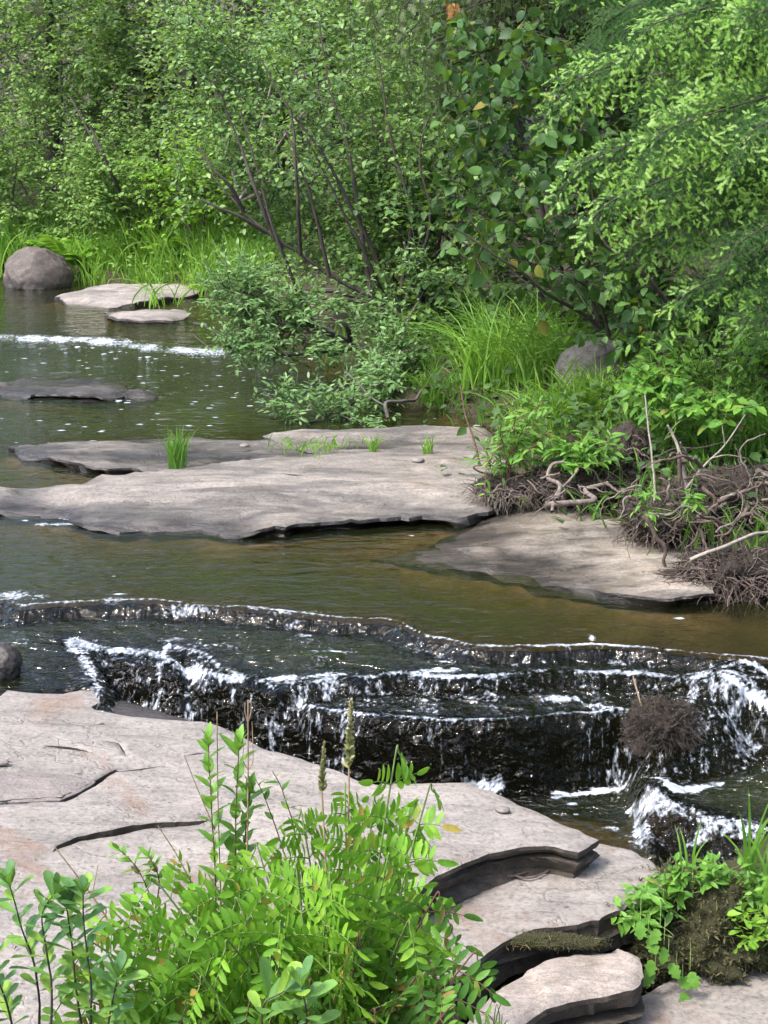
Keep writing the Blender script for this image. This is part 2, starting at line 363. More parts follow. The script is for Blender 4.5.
# ------------------------------------------------------------------ leaf templates (axis +Y, normal +Z)
def leaf_tpl(w=.5, prof=((0, .0), (.25, .8), (.5, 1), (.75, .75), (1, 0)), fold=.25, curl=.12, petiole=0):
    vs, fs = [], []
    n = len(prof)
    for t, q in prof:
        z = -curl * (t ** 2)
        vs += [(-w / 2 * q, t, z + fold * w / 2 * q), (0, t, z), (w / 2 * q, t, z + fold * w / 2 * q)]
    for i in range(n - 1):
        a, b = i * 3, i * 3 + 3
        for o in (0, 1):
            if i == 0: fs.append((a + 1, b + o + 1, b + o))
            elif i == n - 2: fs.append((a + o, a + o + 1, b + 1))
            else: fs += [(a + o, a + o + 1, b + o + 1), (a + o, b + o + 1, b + o)]
    v = np.array(vs, float)
    if petiole: v[:, 1] += petiole
    f = np.array(fs)
    used = np.unique(f); mp = -np.ones(len(v), int); mp[used] = np.arange(len(used))
    return v[used], mp[f]
T_OV = leaf_tpl(.62, ((0, 0), (.18, .72), (.42, 1), (.72, .72), (1, 0)), .28, .15, .12)
T_OVS = leaf_tpl(.62, ((0, 0), (.35, 1), (.7, .75), (1, 0)), .3, .15, .1)
T_WIL = leaf_tpl(.28, ((0, 0), (.3, .9), (.65, .85), (1, 0)), .3, .15)
T_BROAD = leaf_tpl(.78, ((0, 0), (.08, .5), (.22, .9), (.4, 1), (.6, .88), (.8, .5), (.92, .2), (1, 0)), .22, .25, .18)
T_OBL = leaf_tpl(.37, ((0, 0), (.06, .55), (.25, .92), (.5, 1), (.75, .80), (.92, .36), (1, 0)), .22, .14)
T_OBOV = leaf_tpl(.44, ((0, 0), (.15, .3), (.4, .7), (.68, 1), (.88, .8), (.97, .35), (1, 0)), .28, .1)
T_LANC = leaf_tpl(.3, ((0, 0), (.15, .7), (.35, 1), (.6, .85), (.85, .4), (1, 0)), .3, .22)
T_HERB = leaf_tpl(.45, ((0, 0), (.12, .6), (.32, 1), (.6, .85), (.85, .4), (1, 0)), .25, .18)
T_DIAM = leaf_tpl(.6, ((0, 0), (.45, 1), (1, 0)), .25, .1)

def lobed_tpl():
    pr = []
    for t in np.linspace(0, 1, 15):
        b = math.sin(math.pi * min(1, t * .95 + .03)) ** .7
        lob = .62 + .38 * abs(math.sin(t * math.pi * 3.5))
        pr.append((t, 0 if t in (0, 1) else b * lob))
    return leaf_tpl(.85, pr, .15, .2, .1)
T_LOBE = lobed_tpl()

def twiglet_tpl(pairs=9, ln=.23, w=.05, fwd=.5):   # flat needle spray along +Y, length 1
    v, f = [], []
    for i in range(pairs):
        t = (i + .4) / pairs
        l = ln * (1 - .35 * t)
        for s in (-1, 1):
            b = len(v); z = .012 * ((i % 3) - 1)
            v += [(0, t - w, 0), (0, t + w, 0), (s * l, t + l * fwd, z)]
            f.append((b, b + 1, b + 2) if s > 0 else (b + 1, b, b + 2))
    b = len(v); v += [(-.012, 0, 0), (.012, 0, 0), (0, 1.03, 0)]; f.append((b, b + 1, b + 2))
    return np.array(v), np.array(f)
T_TWIG = twiglet_tpl()
T_TIP = twiglet_tpl(5, .30, .10, .7)
T_COARSE = twiglet_tpl(4, .22, .09, .7)
def cedar_tpl():
    v, f = [], []
    def blade(p, d, l, w):
        d = np.array(d) / np.hypot(*d); n = np.array([-d[1], d[0]]); b = len(v)
        q = [p, p + d * l * .5 + n * w, p + d * l, p + d * l * .5 - n * w]
        v.extend([(a[0], a[1], .02 * random.uniform(-1, 1)) for a in q]); f.extend([(b, b + 1, b + 2), (b, b + 2, b + 3)])
    blade(np.array([0., 0.]), (0, 1), 1.0, .03)
    for i in range(6):
        t = .1 + i * .14
        for s in (-1, 1):
            p = np.array([0, t + .05 * (s > 0)]); l = .42 * (1 - .6 * t)
            blade(p, (s * .65, 1), l, .035); blade(p + np.array([s * .1, .14]), (s * 1.3, 1), l * .5, .03)
    return np.array(v), np.array(f)
T_CED = cedar_tpl()

def rnd_dir(n):
    return unit(rng.normal(size=(n, 3)))
UP = np.array([0, 0, 1.])
#PART2
# ------------------------------------------------------------------ SETTING: levels of the stepped stream
PXL = lambda pts, z: np.array([PZ(a, b, z) for a, b in pts])
A = PXL([(-900, 560), (-200, 590), (-60, 595), (0, 598), (25, 604), (60, 602), (110, 600), (160, 602), (200, 604), (250, 606), (290, 611), (340, 616), (385, 619), (405, 625), (430, 635), (470, 642), (520, 644), (580, 642), (650, 647), (720, 656), (768, 660), (900, 668), (1500, 700)], 0.0)
B = PXL([(97, 689), (80, 668), (64, 645), (76, 644), (110, 650), (150, 656), (180, 664), (215, 671), (245, 679), (270, 684), (300, 681), (340, 677), (370, 680), (400, 676), (443, 679), (480, 683), (520, 679), (550, 675), (585, 677), (640, 680), (690, 686), (735, 694), (768, 700), (900, 712), (1500, 760)], -.075)
Cc = PXL([(170, 662), (200, 668), (225, 683), (256, 693), (300, 703), (350, 711), (400, 714), (440, 718), (500, 719), (560, 716), (620, 713), (655, 718), (690, 712), (705, 701), (740, 697), (768, 702), (900, 722), (1500, 800)], -.125)
Dd = PXL([(600, 764), (625, 774), (640, 786), (680, 798), (720, 811), (768, 823), (900, 850), (1500, 960)], -.26)
def close(p):
    return np.concatenate([p[:, :2], [[9, 1.0], [p[0, 0], 1.0]]])
Ap, Bp, Cp, Dp = close(A), close(B), close(Cc), close(Dd)
E = PXL([(-500, 322), (-40, 335), (0, 336), (60, 337), (110, 340), (150, 344), (190, 349), (245, 352), (300, 352), (600, 345)], .03)
Ep = np.concatenate([E[:, :2], [[12, 1.], [E[0, 0] - 5, 1.]]])
XS = PZ(626, 760, -.26)[0]; X230 = PZ(215, 671, -.1)[0]; X262 = PZ(262, 686, -.1)[0]; X300 = PZ(310, 681, -.1)[0]

def fall(d, w):                          # rounded crest, steep foot
    t = np.clip(d / w, 0, 1)
    return np.where(t < .35, .12 * (t / .35) ** 2, .12 + .88 * smooth((t - .35) / .65) ** .8)

def water_level(x, y):
    P = xyz(x, y)
    wob = .020 * vnoise(xyz(x * 6, y * 6), 3) + .008 * vnoise(xyz(x * 17, y * 17), 4)
    dA, dB, dC, dD, dE = [poly_sd(P, q) + wob for q in (Ap, Bp, Cp, Dp, Ep)]
    DB = np.interp(x, [X230, X262, X300, XS, XS + .2], [.17, .10, .05, .05, .05])
    DC = np.interp(x, [X230, X262, X300, XS - .02, XS + .03], [.09, .15, .225, .225, .135])
    DD = np.interp(x, [XS - .02, XS + .03], [0, .09])
    wB = np.interp(x, [X230, X300], [.17, .07]); wC = np.interp(x, [X262, X300, XS, XS + .1], [.16, .10, .09, .22])
    z = .05 - .05 * smooth(dE / .5)
    z = z - .048 * fall(dA, .085) - .027 * smooth((dA - .10) / .45) - DB * fall(dB, wB) - DC * fall(dC, wC) - DD * fall(dD, .16)
    z = z - .012 * smooth((dB - .02) / .3) * (dC < .0) 
    def g(px, py, zz, r, ry, h):
        c = PZ(px, py, zz); return h * np.exp(-((x - c[0]) / r) ** 2 - ((y - c[1]) / ry) ** 2)
    z = z + g(728, 708, -.13, .13, .10, .05) + g(150, 603, 0, .10, .1, .012) + g(560, 700, -.12, .25, .06, .012) + g(300, 664, -.08, .25, .05, .02) + g(660, 800, -.3, .06, .05, .03)
    return z, dA, dB, dC, dD, dE, wB, wC

# outlines of the rocks (pixels on their own top plane)
PL1 = (-.155, -.075, 0.0)
def OUT(pts, pl): return np.array([PP(a, b, pl)[:2] for a, b in pts])
NEAR = OUT([(-420, 720), (-200, 697), (-60, 692), (0, 691), (40, 688), (70, 687), (94, 689), (103, 700), (100, 711), (128, 719), (165, 722), (200, 722), (228, 730), (262, 746), (300, 757), (340, 767), (385, 780), (440, 786), (480, 792), (520, 805), (552, 818), (578, 828), (592, 838), (572, 845), (545, 843), (520, 846), (490, 852), (465, 862), (440, 875), (415, 890), (395, 899), (350, 918), (270, 950), (170, 1000), (90, 1060), (-420, 1120)], PL1)
SH = (-.172, -.06, 0)
SHELF = OUT([(60, 700), (95, 693), (112, 697), (140, 704), (180, 716), (196, 723), (230, 735), (200, 760), (100, 760)], SH)
PL2 = (-.285, -.01, 0.0)
LAYER2 = OUT([(380, 780), (470, 780), (540, 812), (585, 834), (625, 845), (652, 856), (664, 868), (655, 886), (632, 905), (606, 922), (575, 930), (540, 934), (512, 945), (488, 962), (465, 978), (420, 990), (350, 1010), (200, 1010), (200, 860)], PL2)
PL3 = (-.270, -.01, -.012)
STONE3 = OUT([(478, 1000), (492, 980), (515, 963), (545, 951), (580, 944), (618, 940), (640, 948), (644, 964), (632, 976), (600, 984), (570, 990), (540, 1002), (515, 1018), (490, 1030), (462, 1025)], PL3)
PL4 = (-.475, 0, 0)
BOTTOM = OUT([(440, 1060), (540, 1022), (580, 1008), (640, 992), (690, 965), (770, 940), (900, 925), (1100, 1000), (1100, 1150), (400, 1150)], PL4)
PM = (.055, 0, 0)
MID = OUT([(-160, 500), (-80, 491), (20, 484), (100, 475), (180, 467), (230, 460), (270, 452), (330, 448), (400, 446), (480, 449), (510, 462), (520, 482), (500, 500), (478, 508), (455, 513), (430, 513), (380, 515), (320, 519), (270, 526), (235, 529), (215, 525), (200, 519), (165, 519), (120, 521), (85, 516), (55, 508), (0, 501), (-80, 504), (-160, 510)], PM)
PM2 = (.04, 0, 0)
MID2 = OUT([(8, 443), (60, 438), (110, 437), (150, 434), (210, 434), (260, 430), (300, 431), (335, 436), (345, 446), (300, 456), (240, 463), (180, 468), (130, 467), (95, 466), (70, 460), (55, 457), (25, 452)], PM2)
PM3 = (.05, 0, 0)
MID3 = OUT([(262, 434), (300, 428), (340, 430), (420, 426), (480, 427), (520, 432), (540, 445), (520, 458), (470, 457), (400, 455), (320, 452), (285, 445)], PM3)
PR = (-.012, .062, 0)
RIGHT = OUT([(368, 557), (395, 552), (425, 545), (445, 531), (465, 516), (500, 508), (560, 505), (640, 520), (720, 560), (720, 590), (668, 597), (640, 594), (600, 588), (560, 581), (520, 575), (470, 570), (430, 566), (400, 562)], PR)
PS = (.055, 0, 0)
SMALL = OUT([(-120, 380), (-40, 377), (0, 374), (50, 372), (85, 373), (115, 377), (140, 382), (156, 385), (150, 389), (120, 389), (90, 391), (50, 388), (20, 390), (0, 387), (-40, 387), (-120, 386)], PS)
PF = (.13, .0, 0)
FAR1 = OUT([(52, 294), (85, 289), (130, 284), (178, 281), (200, 285), (195, 293), (150, 301), (110, 303), (75, 301)], (.09, 0, 0))
FAR2 = OUT([(107, 308), (140, 306), (180, 307), (183, 312), (170, 316), (130, 316), (112, 313)], (.10, 0, 0))
ROCKS = [NEAR, SHELF, LAYER2, MID, MID2, MID3, RIGHT, SMALL, FAR1, FAR2]

# stream outline: the land is whatever lies outside it
WPOLY = np.array([PZ(a, b, 0)[:2] for a, b in [(1500, 690), (900, 630), (800, 608), (700, 585), (650, 555), (610, 535), (540, 505), (485, 480), (520, 452), (505, 436), (470, 421), (430, 409), (400, 398), (340, 368), (310, 350), (260, 322), (215, 304), (150, 294), (60, 287), (0, 281), (-200, 262), (-520, 248)]] + [np.array([-15., 19.]), np.array([-11., 12.]), np.array([-5., 8.5]), np.array([-3.2, 5.5]), np.array([-2.6, 3.9]), np.array([-1., 3.3]), np.array([.6, 3.3]), np.array([1.2, 3.45]), np.array([2.2, 3.6]), np.array([5, 3.5])])

def ground_z(x, y):
    P = xyz(x, y)
    d = poly_sd(P, WPOLY) + .10 * vnoise(xyz(x * 2.2, y * 2.2), 11) + .05 * vnoise(xyz(x * 7, y * 7), 12)
    ld = np.maximum(-d, 0)
    z = np.where(d > 0, -np.minimum(.06 + .9 * d, .75), .0)
    far = smooth((y - 5.0) / 2.0)
    up = .16 * smooth(ld / .35) + .10 * np.minimum(ld, 2.) + .16 * np.clip(ld - 2.0, 0, 30)
    z = z + up * np.maximum(far, smooth((x - 2.2) / 1.) * .6)
    z = z + .05 * fbm(xyz(x * 1.7, y * 1.7), 4, 13) * smooth(ld / .3) + .02 * fbm(xyz(x * 8, y * 8), 3, 14)
    near = smooth((4.3 - y) / .5) * smooth((2.4 - x) / 1)
    zn = np.interp(y, [1.7, 2.3, 2.8, 3.3], [-.02, -.25, -.52, -.62]) + .25 * smooth((-1.3 - x) / .8)
    z = z * (1 - near) + zn * near
    return z

def grid_faces(nx, ny):
    i = np.arange(nx - 1)[None, :]; j = np.arange(ny - 1)[:, None]
    a = j * nx + i
    return np.stack([a, a + 1, a + 1 + nx, a + nx], -1).reshape(-1, 4)

gx = np.concatenate([-np.geomspace(120, 7, 22), np.arange(-6.8, 6.81, .07), np.geomspace(7, 120, 22)])
gy = np.concatenate([-np.geomspace(60, .5, 10), np.arange(0, 18.01, .07), np.geomspace(18.2, 160, 26)])
GX, GY = np.meshgrid(gx, gy)
gz = ground_z(GX.ravel(), GY.ravel())
g = Geo(); g.add(np.stack([GX.ravel(), GY.ravel(), gz], -1), grid_faces(len(gx), len(gy)))
tag(g.build('ground', M['ground']), 'dark leaf litter soil of the stream banks', 'ground', kind='structure')

# water and its bed on one grid
wy = np.concatenate([np.arange(3.25, 4.2, .02), np.arange(4.2, 5.55, .0075), np.arange(5.55, 6.6, .013), np.geomspace(6.6, 26, 260)])
wu = np.linspace(-1, 1, 400)
WY = wy[:, None] * np.ones((1, 400)); WX = wu[None, :] * (.95 + .40 * wy[:, None])
wx_, wy_ = WX.ravel(), WY.ravel()
wz, dA, dB, dC, dD, dE, wB, wC = water_level(wx_, wy_)
rd = np.full(wx_.shape, 9.)
for q in ROCKS: rd = np.minimum(rd, np.abs(np.minimum(poly_sd(xyz(wx_, wy_), q), 0)))
bank = poly_sd(xyz(wx_, wy_), WPOLY)
dep = np.minimum(.03 + .42 * rd, .26)
dep = np.minimum(dep, np.clip(.03 + .5 * bank, .03, .3))
dep = dep * (1 + .35 * fbm(xyz(wx_ * 2, wy_ * 2), 3, 21))
thin = lambda d, w, a: np.exp(-np.clip(-d, 0, 9) / a) * np.exp(-np.clip(d - w, 0, 9) / .10)
th = np.maximum.reduce([thin(dA, .075, .16), thin(dB, wB, .14), thin(dC, wC, .14), thin(dD, .16, .08) * (wx_ > XS)])
shelf = smooth(dB / .03) * smooth(-dC / .03)
dep = dep * (1 - .93 * th); dep = np.minimum(dep, np.where(shelf > .5, .035, 9)); dep = np.maximum(dep, .008)
lp0 = np.exp(-((wx_ - PZ(560, 815, -.35)[0]) / .30) ** 2 - ((wy_ - PZ(560, 812, -.35)[1]) / .12) ** 2) * smooth((dC - wC - .05) / .05); dep = dep * (1 - lp0) + np.minimum(dep, .07) * lp0
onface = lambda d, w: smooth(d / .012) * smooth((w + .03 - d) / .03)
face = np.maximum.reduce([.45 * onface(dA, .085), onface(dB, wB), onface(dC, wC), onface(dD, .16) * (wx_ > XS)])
near_ = smooth((dA + .25) / .3)
turb = np.clip(.12 + .5 * smooth(dA / .1) * (dB < 0) + .85 * smooth(dB / .05) - .6 * smooth((dC - wC - .1) / .15) * (wx_ < XS) , 0.05, 1) * near_ + (1 - near_) * (.05 + .5 * np.exp(-np.clip(np.abs(dE) - .2, 0, 9) / .8))
wz = wz - .12 * smooth((poly_sd(xyz(wx_, wy_), NEAR) - .005) / .05) - .15 * smooth((poly_sd(xyz(wx_, wy_), LAYER2) - .02) / .05)
wz = wz - .5 * smooth((np.interp(wx_, [-1, .9, 1.3, 1.8, 3], [3.4, 3.85, 3.95, 3.95, 3.8]) - .05 - wy_) / .2)
# surface relief: ripples on the shelves, ropes of water down the faces
zz = wz + .004 * near_ * turb * fbm(xyz(wx_ * 18, wy_ * 30), 2, 31) + .010 * face * fbm(xyz(wx_ * 24, wy_ * 7, wz * 4), 2, 32) + .0015 * fbm(xyz(wx_ * 6, wy_ * 14), 3, 33)
zz = zz + .016 * np.exp(-(np.abs(dE - .18) / .16) ** 2) * fbm(xyz(wx_ * 7, wy_ * 9), 3, 34) 
# white water; sky glints on crests, faces and shelves are painted in too
sn = vnoise(xyz(wx_ * 5, wy_ * 3), 41); sn2 = vnoise(xyz(wx_ * 14, wy_ * 9), 42)
def band(d, c, w): return np.exp(-((d - c) / w) ** 2)
def blob(px, py, z, rx, ry):
    c = PZ(px, py, z); return np.exp(-((wx_ - c[0]) / rx) ** 2 - ((wy_ - c[1]) / ry) ** 2)
foam_glint = np.zeros_like(wx_)
foam_glint = np.maximum(foam_glint, band(dA, .004, .017) * (.64 + .08 * sn + .06 * sn2))
foam_glint = np.maximum(foam_glint, band(dA, .095, .02) * (.38 + .2 * sn2) * (wx_ < .3))
foam_glint = np.maximum(foam_glint, band(dB, .010, .024) * (.64 + .10 * sn + .06 * sn2))
foam_glint = np.maximum(foam_glint, band(dB, .012, .045) * (.63 + .08 * sn2) * smooth((X262 + .1 - wx_) / .2) * (wx_ > PZ(66, 645, -.07)[0]))
foam_glint = np.maximum(foam_glint, band(dC, .004, .018) * (.64 + .10 * sn + .06 * sn2))
foam_glint = np.maximum(foam_glint, band(dC, wC + .035, .03) * (.60 + .25 * sn2))
foam_glint = np.maximum(foam_glint, onface(dC, wC) * (.445 + .05 * sn2 + .05 * sn))
foam_glint = np.maximum(foam_glint, onface(dB, wB) * (.465 + .06 * sn2 - .01 * (wx_ > X300)))
foam_glint = np.maximum(foam_glint, onface(dA, .075) * (.42 + .06 * sn))
foam_glint = np.maximum(foam_glint, shelf * (.43 + .08 * sn2 + .04 * sn) * (wx_ < PZ(640, 700, -.1)[0]))
foam_glint = np.maximum(foam_glint, smooth(dA / .1) * (dB < 0) * (.38 + .07 * sn2))
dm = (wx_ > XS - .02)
foam_glint = np.maximum(foam_glint, band(dD, .05, .075) * (.58 + .12 * sn2) * dm)
foam_glint = np.maximum(foam_glint, band(dD, .21, .05) * (.46 + .2 * sn2) * dm)
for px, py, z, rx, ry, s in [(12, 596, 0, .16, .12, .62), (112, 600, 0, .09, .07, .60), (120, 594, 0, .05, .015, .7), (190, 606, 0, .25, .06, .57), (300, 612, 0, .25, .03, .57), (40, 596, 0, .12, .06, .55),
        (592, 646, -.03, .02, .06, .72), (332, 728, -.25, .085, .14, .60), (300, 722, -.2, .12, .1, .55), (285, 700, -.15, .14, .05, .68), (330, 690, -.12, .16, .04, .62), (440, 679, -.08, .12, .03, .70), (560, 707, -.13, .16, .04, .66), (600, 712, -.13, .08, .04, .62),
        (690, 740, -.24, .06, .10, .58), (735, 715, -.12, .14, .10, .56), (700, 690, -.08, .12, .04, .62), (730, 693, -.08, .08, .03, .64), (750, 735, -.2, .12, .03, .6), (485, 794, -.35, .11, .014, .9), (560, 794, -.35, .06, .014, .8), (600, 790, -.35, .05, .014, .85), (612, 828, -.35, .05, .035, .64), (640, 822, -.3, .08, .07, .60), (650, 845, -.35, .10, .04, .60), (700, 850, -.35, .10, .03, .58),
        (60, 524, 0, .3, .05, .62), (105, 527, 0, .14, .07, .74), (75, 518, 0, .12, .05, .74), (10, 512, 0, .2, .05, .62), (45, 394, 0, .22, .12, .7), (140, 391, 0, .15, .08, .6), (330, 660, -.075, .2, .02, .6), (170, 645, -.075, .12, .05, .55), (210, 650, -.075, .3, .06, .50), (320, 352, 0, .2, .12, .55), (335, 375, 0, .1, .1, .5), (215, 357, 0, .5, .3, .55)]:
    foam_glint = np.maximum(foam_glint, blob(px, py, z, rx, ry) * s)
foam_glint = np.maximum(foam_glint, (band(dE, .12, .17) * (.60 + .12 * sn2 + .08 * sn) + band(dE, .35, .2) * .1) * smooth((PZ(262, 352, 0)[0] - wx_) / .3))
foam_glint = foam_glint + .015 * sn
fleck = .02 + .42 * np.exp(-np.clip(dE - .3, 0, 9) / .9) * (dE > .1) + .05 * smooth((wy_ - 7.5) / 1) * (dE > 0) + .10 * turb * near_ * (dA > .06)
fleck = fleck + .25 * blob(260, 380, 0, 1.2, 1.0) + .22 * blob(60, 415, 0, 1.5, .5) + .25 * blob(590, 815, -.35, .3, .12)
fleck = np.where(dE < .02, .0, fleck * .6 * (1 - face))
KEEP = np.ones(len(wx_), bool)
wf = grid_faces(400, len(wy))
w = Geo(); w.add(np.stack([wx_, wy_, zz], -1), wf)
tag(w.build('water', M['water'], attrs=dict(depth=dep, foam_glint=foam_glint, turb=turb, face=face, fleck=fleck)), 'dark tannin stained stream running over rock ledges', 'water', kind='structure')
b = Geo(); bz = wz - dep - .004 + .25 * th * .02 * fbm(xyz(wx_ * 25, wy_ * 25), 3, 51)
b.add(np.stack([wx_, wy_, bz], -1), wf)
ledge = np.clip(np.maximum(th * 2.2, shelf) + .55 * smooth(dA / .1) * (dC < 0), 0, 1)
lp = np.exp(-((wx_ - PZ(560, 815, -.35)[0]) / .30) ** 2 - ((wy_ - PZ(560, 812, -.35)[1]) / .12) ** 2) * smooth((dC - wC - .05) / .05); ledge = ledge * (1 - lp)
tag(b.build('stream_bed', M['bed'], attrs=dict(ledge=ledge)), 'brown and black rock bed under the stream', 'stream bed', kind='structure')

# ------------------------------------------------------------------ rock slabs
def resample(poly, res, closed=True):
    pts = list(map(np.array, poly)); o = []
    for i in range(len(pts) if closed else len(pts) - 1):
        a, c = pts[i], pts[(i + 1) % len(pts)]; n = max(1, int(np.hypot(*(c - a)) / res))
        o += [a + (c - a) * k / n for k in range(n)]
    if not closed: o.append(pts[-1])
    return np.array(o)

def slab(name, outline, pl, thick, res, mats, label, cat='rock slab', seed=0, amp=.008, rough=.010, under=.03, levels=6, cracks=(), group=None, tilt=None, round_=.008, layer=.012, lowamp=.0, dip=.0, ter=.8):
    bo = resample(outline, res)
    if poly_area(bo) < 0: bo = bo[::-1]
    nx = np.roll(bo, -1, 0) - np.roll(bo, 1, 0); nrm = unit(np.stack([nx[:, 1], -nx[:, 0]], -1))
    nb_ = len(bo); s_ = np.arange(nb_) * res; rs = np.random.default_rng(seed)
    def jag(step, k=0):                  # straight runs between random corners
        kn = np.unique(np.concatenate([[0, s_[-1] + res], rs.uniform(0, s_[-1], max(3, int(s_[-1] / step)))])); v_ = rs.uniform(-1, 1, len(kn)); v_[-1] = v_[0]
        return np.interp(s_, kn, v_)
    bo = bo + nrm * (rough * (1.3 * jag(.22) + .6 * jag(.07) + .25 * jag(.03)))[:, None]
    lo, hi = bo.min(0), bo.max(0)
    X, Y = np.meshgrid(np.arange(lo[0], hi[0], res), np.arange(lo[1], hi[1], res * .9))
    X = X + (np.arange(X.shape[0]) % 2)[:, None] * res * .5
    I = np.stack([X.ravel(), Y.ravel()], -1) + rng.normal(size=(X.size, 2)) * res * .12
    d = poly_sd(I, bo); I = I[d > res * .7]
    spec = []
    for cpts, wdt, dpt, step in cracks:
        c = resample(np.array([PP(a, b_, pl)[:2] for a, b_ in cpts]), .012, False)
        c = c + .006 * np.stack([fbm(xyz(c[:, 0] * 30, c[:, 1] * 30), 3, seed + 5), fbm(xyz(c[:, 0] * 30, c[:, 1] * 30), 3, seed + 6)], -1)
        t = unit(np.gradient(c, axis=0)); n_ = np.stack([-t[:, 1], t[:, 0]], -1)
        wd = wdt * (.25 + np.sin(np.linspace(0, math.pi, len(c)))) * (1 + .4 * vnoise(xyz(c[:, 0] * 25, c[:, 1] * 25), seed))
        keep = np.ones(len(I), bool)
        for k in range(0, len(c)):
            keep &= ((I - c[k]) ** 2).sum(1) > (.014 + wd[k]) ** 2
        I = I[keep]
        spec.append((c, n_, wd, dpt, step))
    pts = [bo, I]; dz = [np.zeros(len(bo)), np.zeros(len(I))]
    for c, n_, wd, dpt, step in spec:
        pts += [c - n_ * wd[:, None] * .5, c, c + n_ * wd[:, None] * .5]
        f_ = np.sin(np.linspace(0, math.pi, len(c))) ** .5
        dz += [np.zeros(len(c)), -dpt * f_ - .002, np.zeros(len(c))]
    P = np.concatenate(pts); DZ = np.concatenate(dz); nb = len(bo)
    for c, n_, wd, dpt, step in spec:       # one lip stands higher
        dd = np.full(len(P), 9.); sd = np.zeros(len(P))
        for k in range(len(c)):
            q = P - c[k]; r2 = np.hypot(q[:, 0], q[:, 1]); better = r2 < dd
            dd = np.where(better, r2, dd); sd = np.where(better, (q * n_[k]).sum(1), sd)
        DZ += np.where(sd > 1e-4, step * np.exp(-(dd / .22) ** 2), 0)
    vv, ee, ff, ov, oe, of = mgeo.delaunay_2d_cdt([Vector(p) for p in P], [(i, (i + 1) % nb) for i in range(nb)], [], 1, 1e-6)
    om = np.array([o[0] for o in ov]); V2 = np.array([[v.x, v.y] for v in vv])
    inv = {o: i for i, l in enumerate(ov) for o in l}
    bi = np.array([inv[i] for i in range(nb)])
    dbd = np.maximum(poly_sd(V2, bo), 0); dbd[bi] = 0
    off0 = nb + len(I); isc = np.zeros(len(V2), bool)
    for c, n_, wd, dpt, step in spec:
        m_ = len(c); a0 = off0 + m_
        for q in range(m_):
            i_ = inv[a0 + q]; isc[i_] = True; V2[i_] += n_[q] * wd[q] * .5
        off0 += 3 * m_
    z = pl[0] + pl[1] * V2[:, 0] + pl[2] * V2[:, 1]
    top = amp * 1.6 * fbm(xyz(V2[:, 0] * 1.6, V2[:, 1] * 3.0), 4, seed + 1) + amp * .5 * fbm(xyz(V2[:, 0] * 9, V2[:, 1] * 16), 3, seed + 2)
    lay = amp * ter * np.round(2.2 * fbm(xyz(V2[:, 0] * .9, V2[:, 1] * 2.2), 4, seed + 3))
    z = z + top + lay + DZ[om] - round_ * np.exp(-dbd / .012) - lowamp * np.exp(-dbd / .10)
    z = z - dip * np.clip(fbm(xyz(V2[:, 0] * 2.6, V2[:, 1] * 2.6), 3, seed + 7) * 2.2 + .1, 0, 1) * np.exp(-dbd / .16)
    gg = Geo(); gg.add(np.stack([V2[:, 0], V2[:, 1], z], -1), (FF := np.array([list(f) for f in ff])), isc[FF].any(1).astype(int))  # crack faces take the dark edge material, painting in their shade
    rings = [np.stack([V2[bi, 0], V2[bi, 1], z[bi]], -1)]
    s = np.arange(nb) * res
    tv = np.sort(np.concatenate([[.10], rs.uniform(.12, .95, levels - 2), [1.0]])); lo_ = rs.uniform(-1, .7, levels + 1)
    for k in range(1, levels + 1):
        t = tv[k - 1]
        o_ = -under * t ** .8 + layer * (.9 * lo_[k] + .9 * jag(.25) + .7 * jag(.08) + .35 * jag(.03))
        if k == 1: o_ = np.abs(o_) * .3
        rings.append(np.concatenate([rings[0][:, :2] + nrm * o_[:, None], (rings[0][:, 2] - thick * t)[:, None]], 1))
    Rv = np.concatenate(rings); q = []
    i = np.arange(nb); j = (i + 1) % nb
    for k in range(levels): q.append(np.stack([i + k * nb, i + (k + 1) * nb, j + (k + 1) * nb, j + k * nb], -1))
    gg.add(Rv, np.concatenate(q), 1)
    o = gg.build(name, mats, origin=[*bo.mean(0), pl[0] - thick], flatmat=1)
    return tag(o, label, cat, group)

def poly_area(p):
    x, y = p[:, 0], p[:, 1]; return .5 * np.sum(x * np.roll(y, -1) - y * np.roll(x, -1))

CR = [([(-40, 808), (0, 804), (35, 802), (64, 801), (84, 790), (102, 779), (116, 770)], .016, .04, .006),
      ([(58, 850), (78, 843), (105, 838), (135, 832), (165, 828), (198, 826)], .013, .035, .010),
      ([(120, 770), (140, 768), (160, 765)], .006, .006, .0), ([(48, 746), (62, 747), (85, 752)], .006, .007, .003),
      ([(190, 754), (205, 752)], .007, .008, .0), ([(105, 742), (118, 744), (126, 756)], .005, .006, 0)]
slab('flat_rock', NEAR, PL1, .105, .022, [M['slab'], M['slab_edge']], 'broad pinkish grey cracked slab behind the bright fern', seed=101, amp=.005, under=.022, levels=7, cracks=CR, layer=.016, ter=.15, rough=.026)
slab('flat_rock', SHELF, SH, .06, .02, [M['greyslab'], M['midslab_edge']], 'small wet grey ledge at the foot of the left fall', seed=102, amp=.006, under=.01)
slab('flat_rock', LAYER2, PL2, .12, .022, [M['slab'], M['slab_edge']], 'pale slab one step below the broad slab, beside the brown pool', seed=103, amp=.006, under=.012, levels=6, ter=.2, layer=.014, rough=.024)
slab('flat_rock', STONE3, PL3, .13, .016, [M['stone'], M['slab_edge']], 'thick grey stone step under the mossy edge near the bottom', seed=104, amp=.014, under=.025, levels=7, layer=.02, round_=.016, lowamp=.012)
slab('flat_rock', BOTTOM, PL4, .1, .03, [M['slab'], M['slab_edge']], 'lowest flat grey rock below the mossy clump', seed=105, amp=.008)
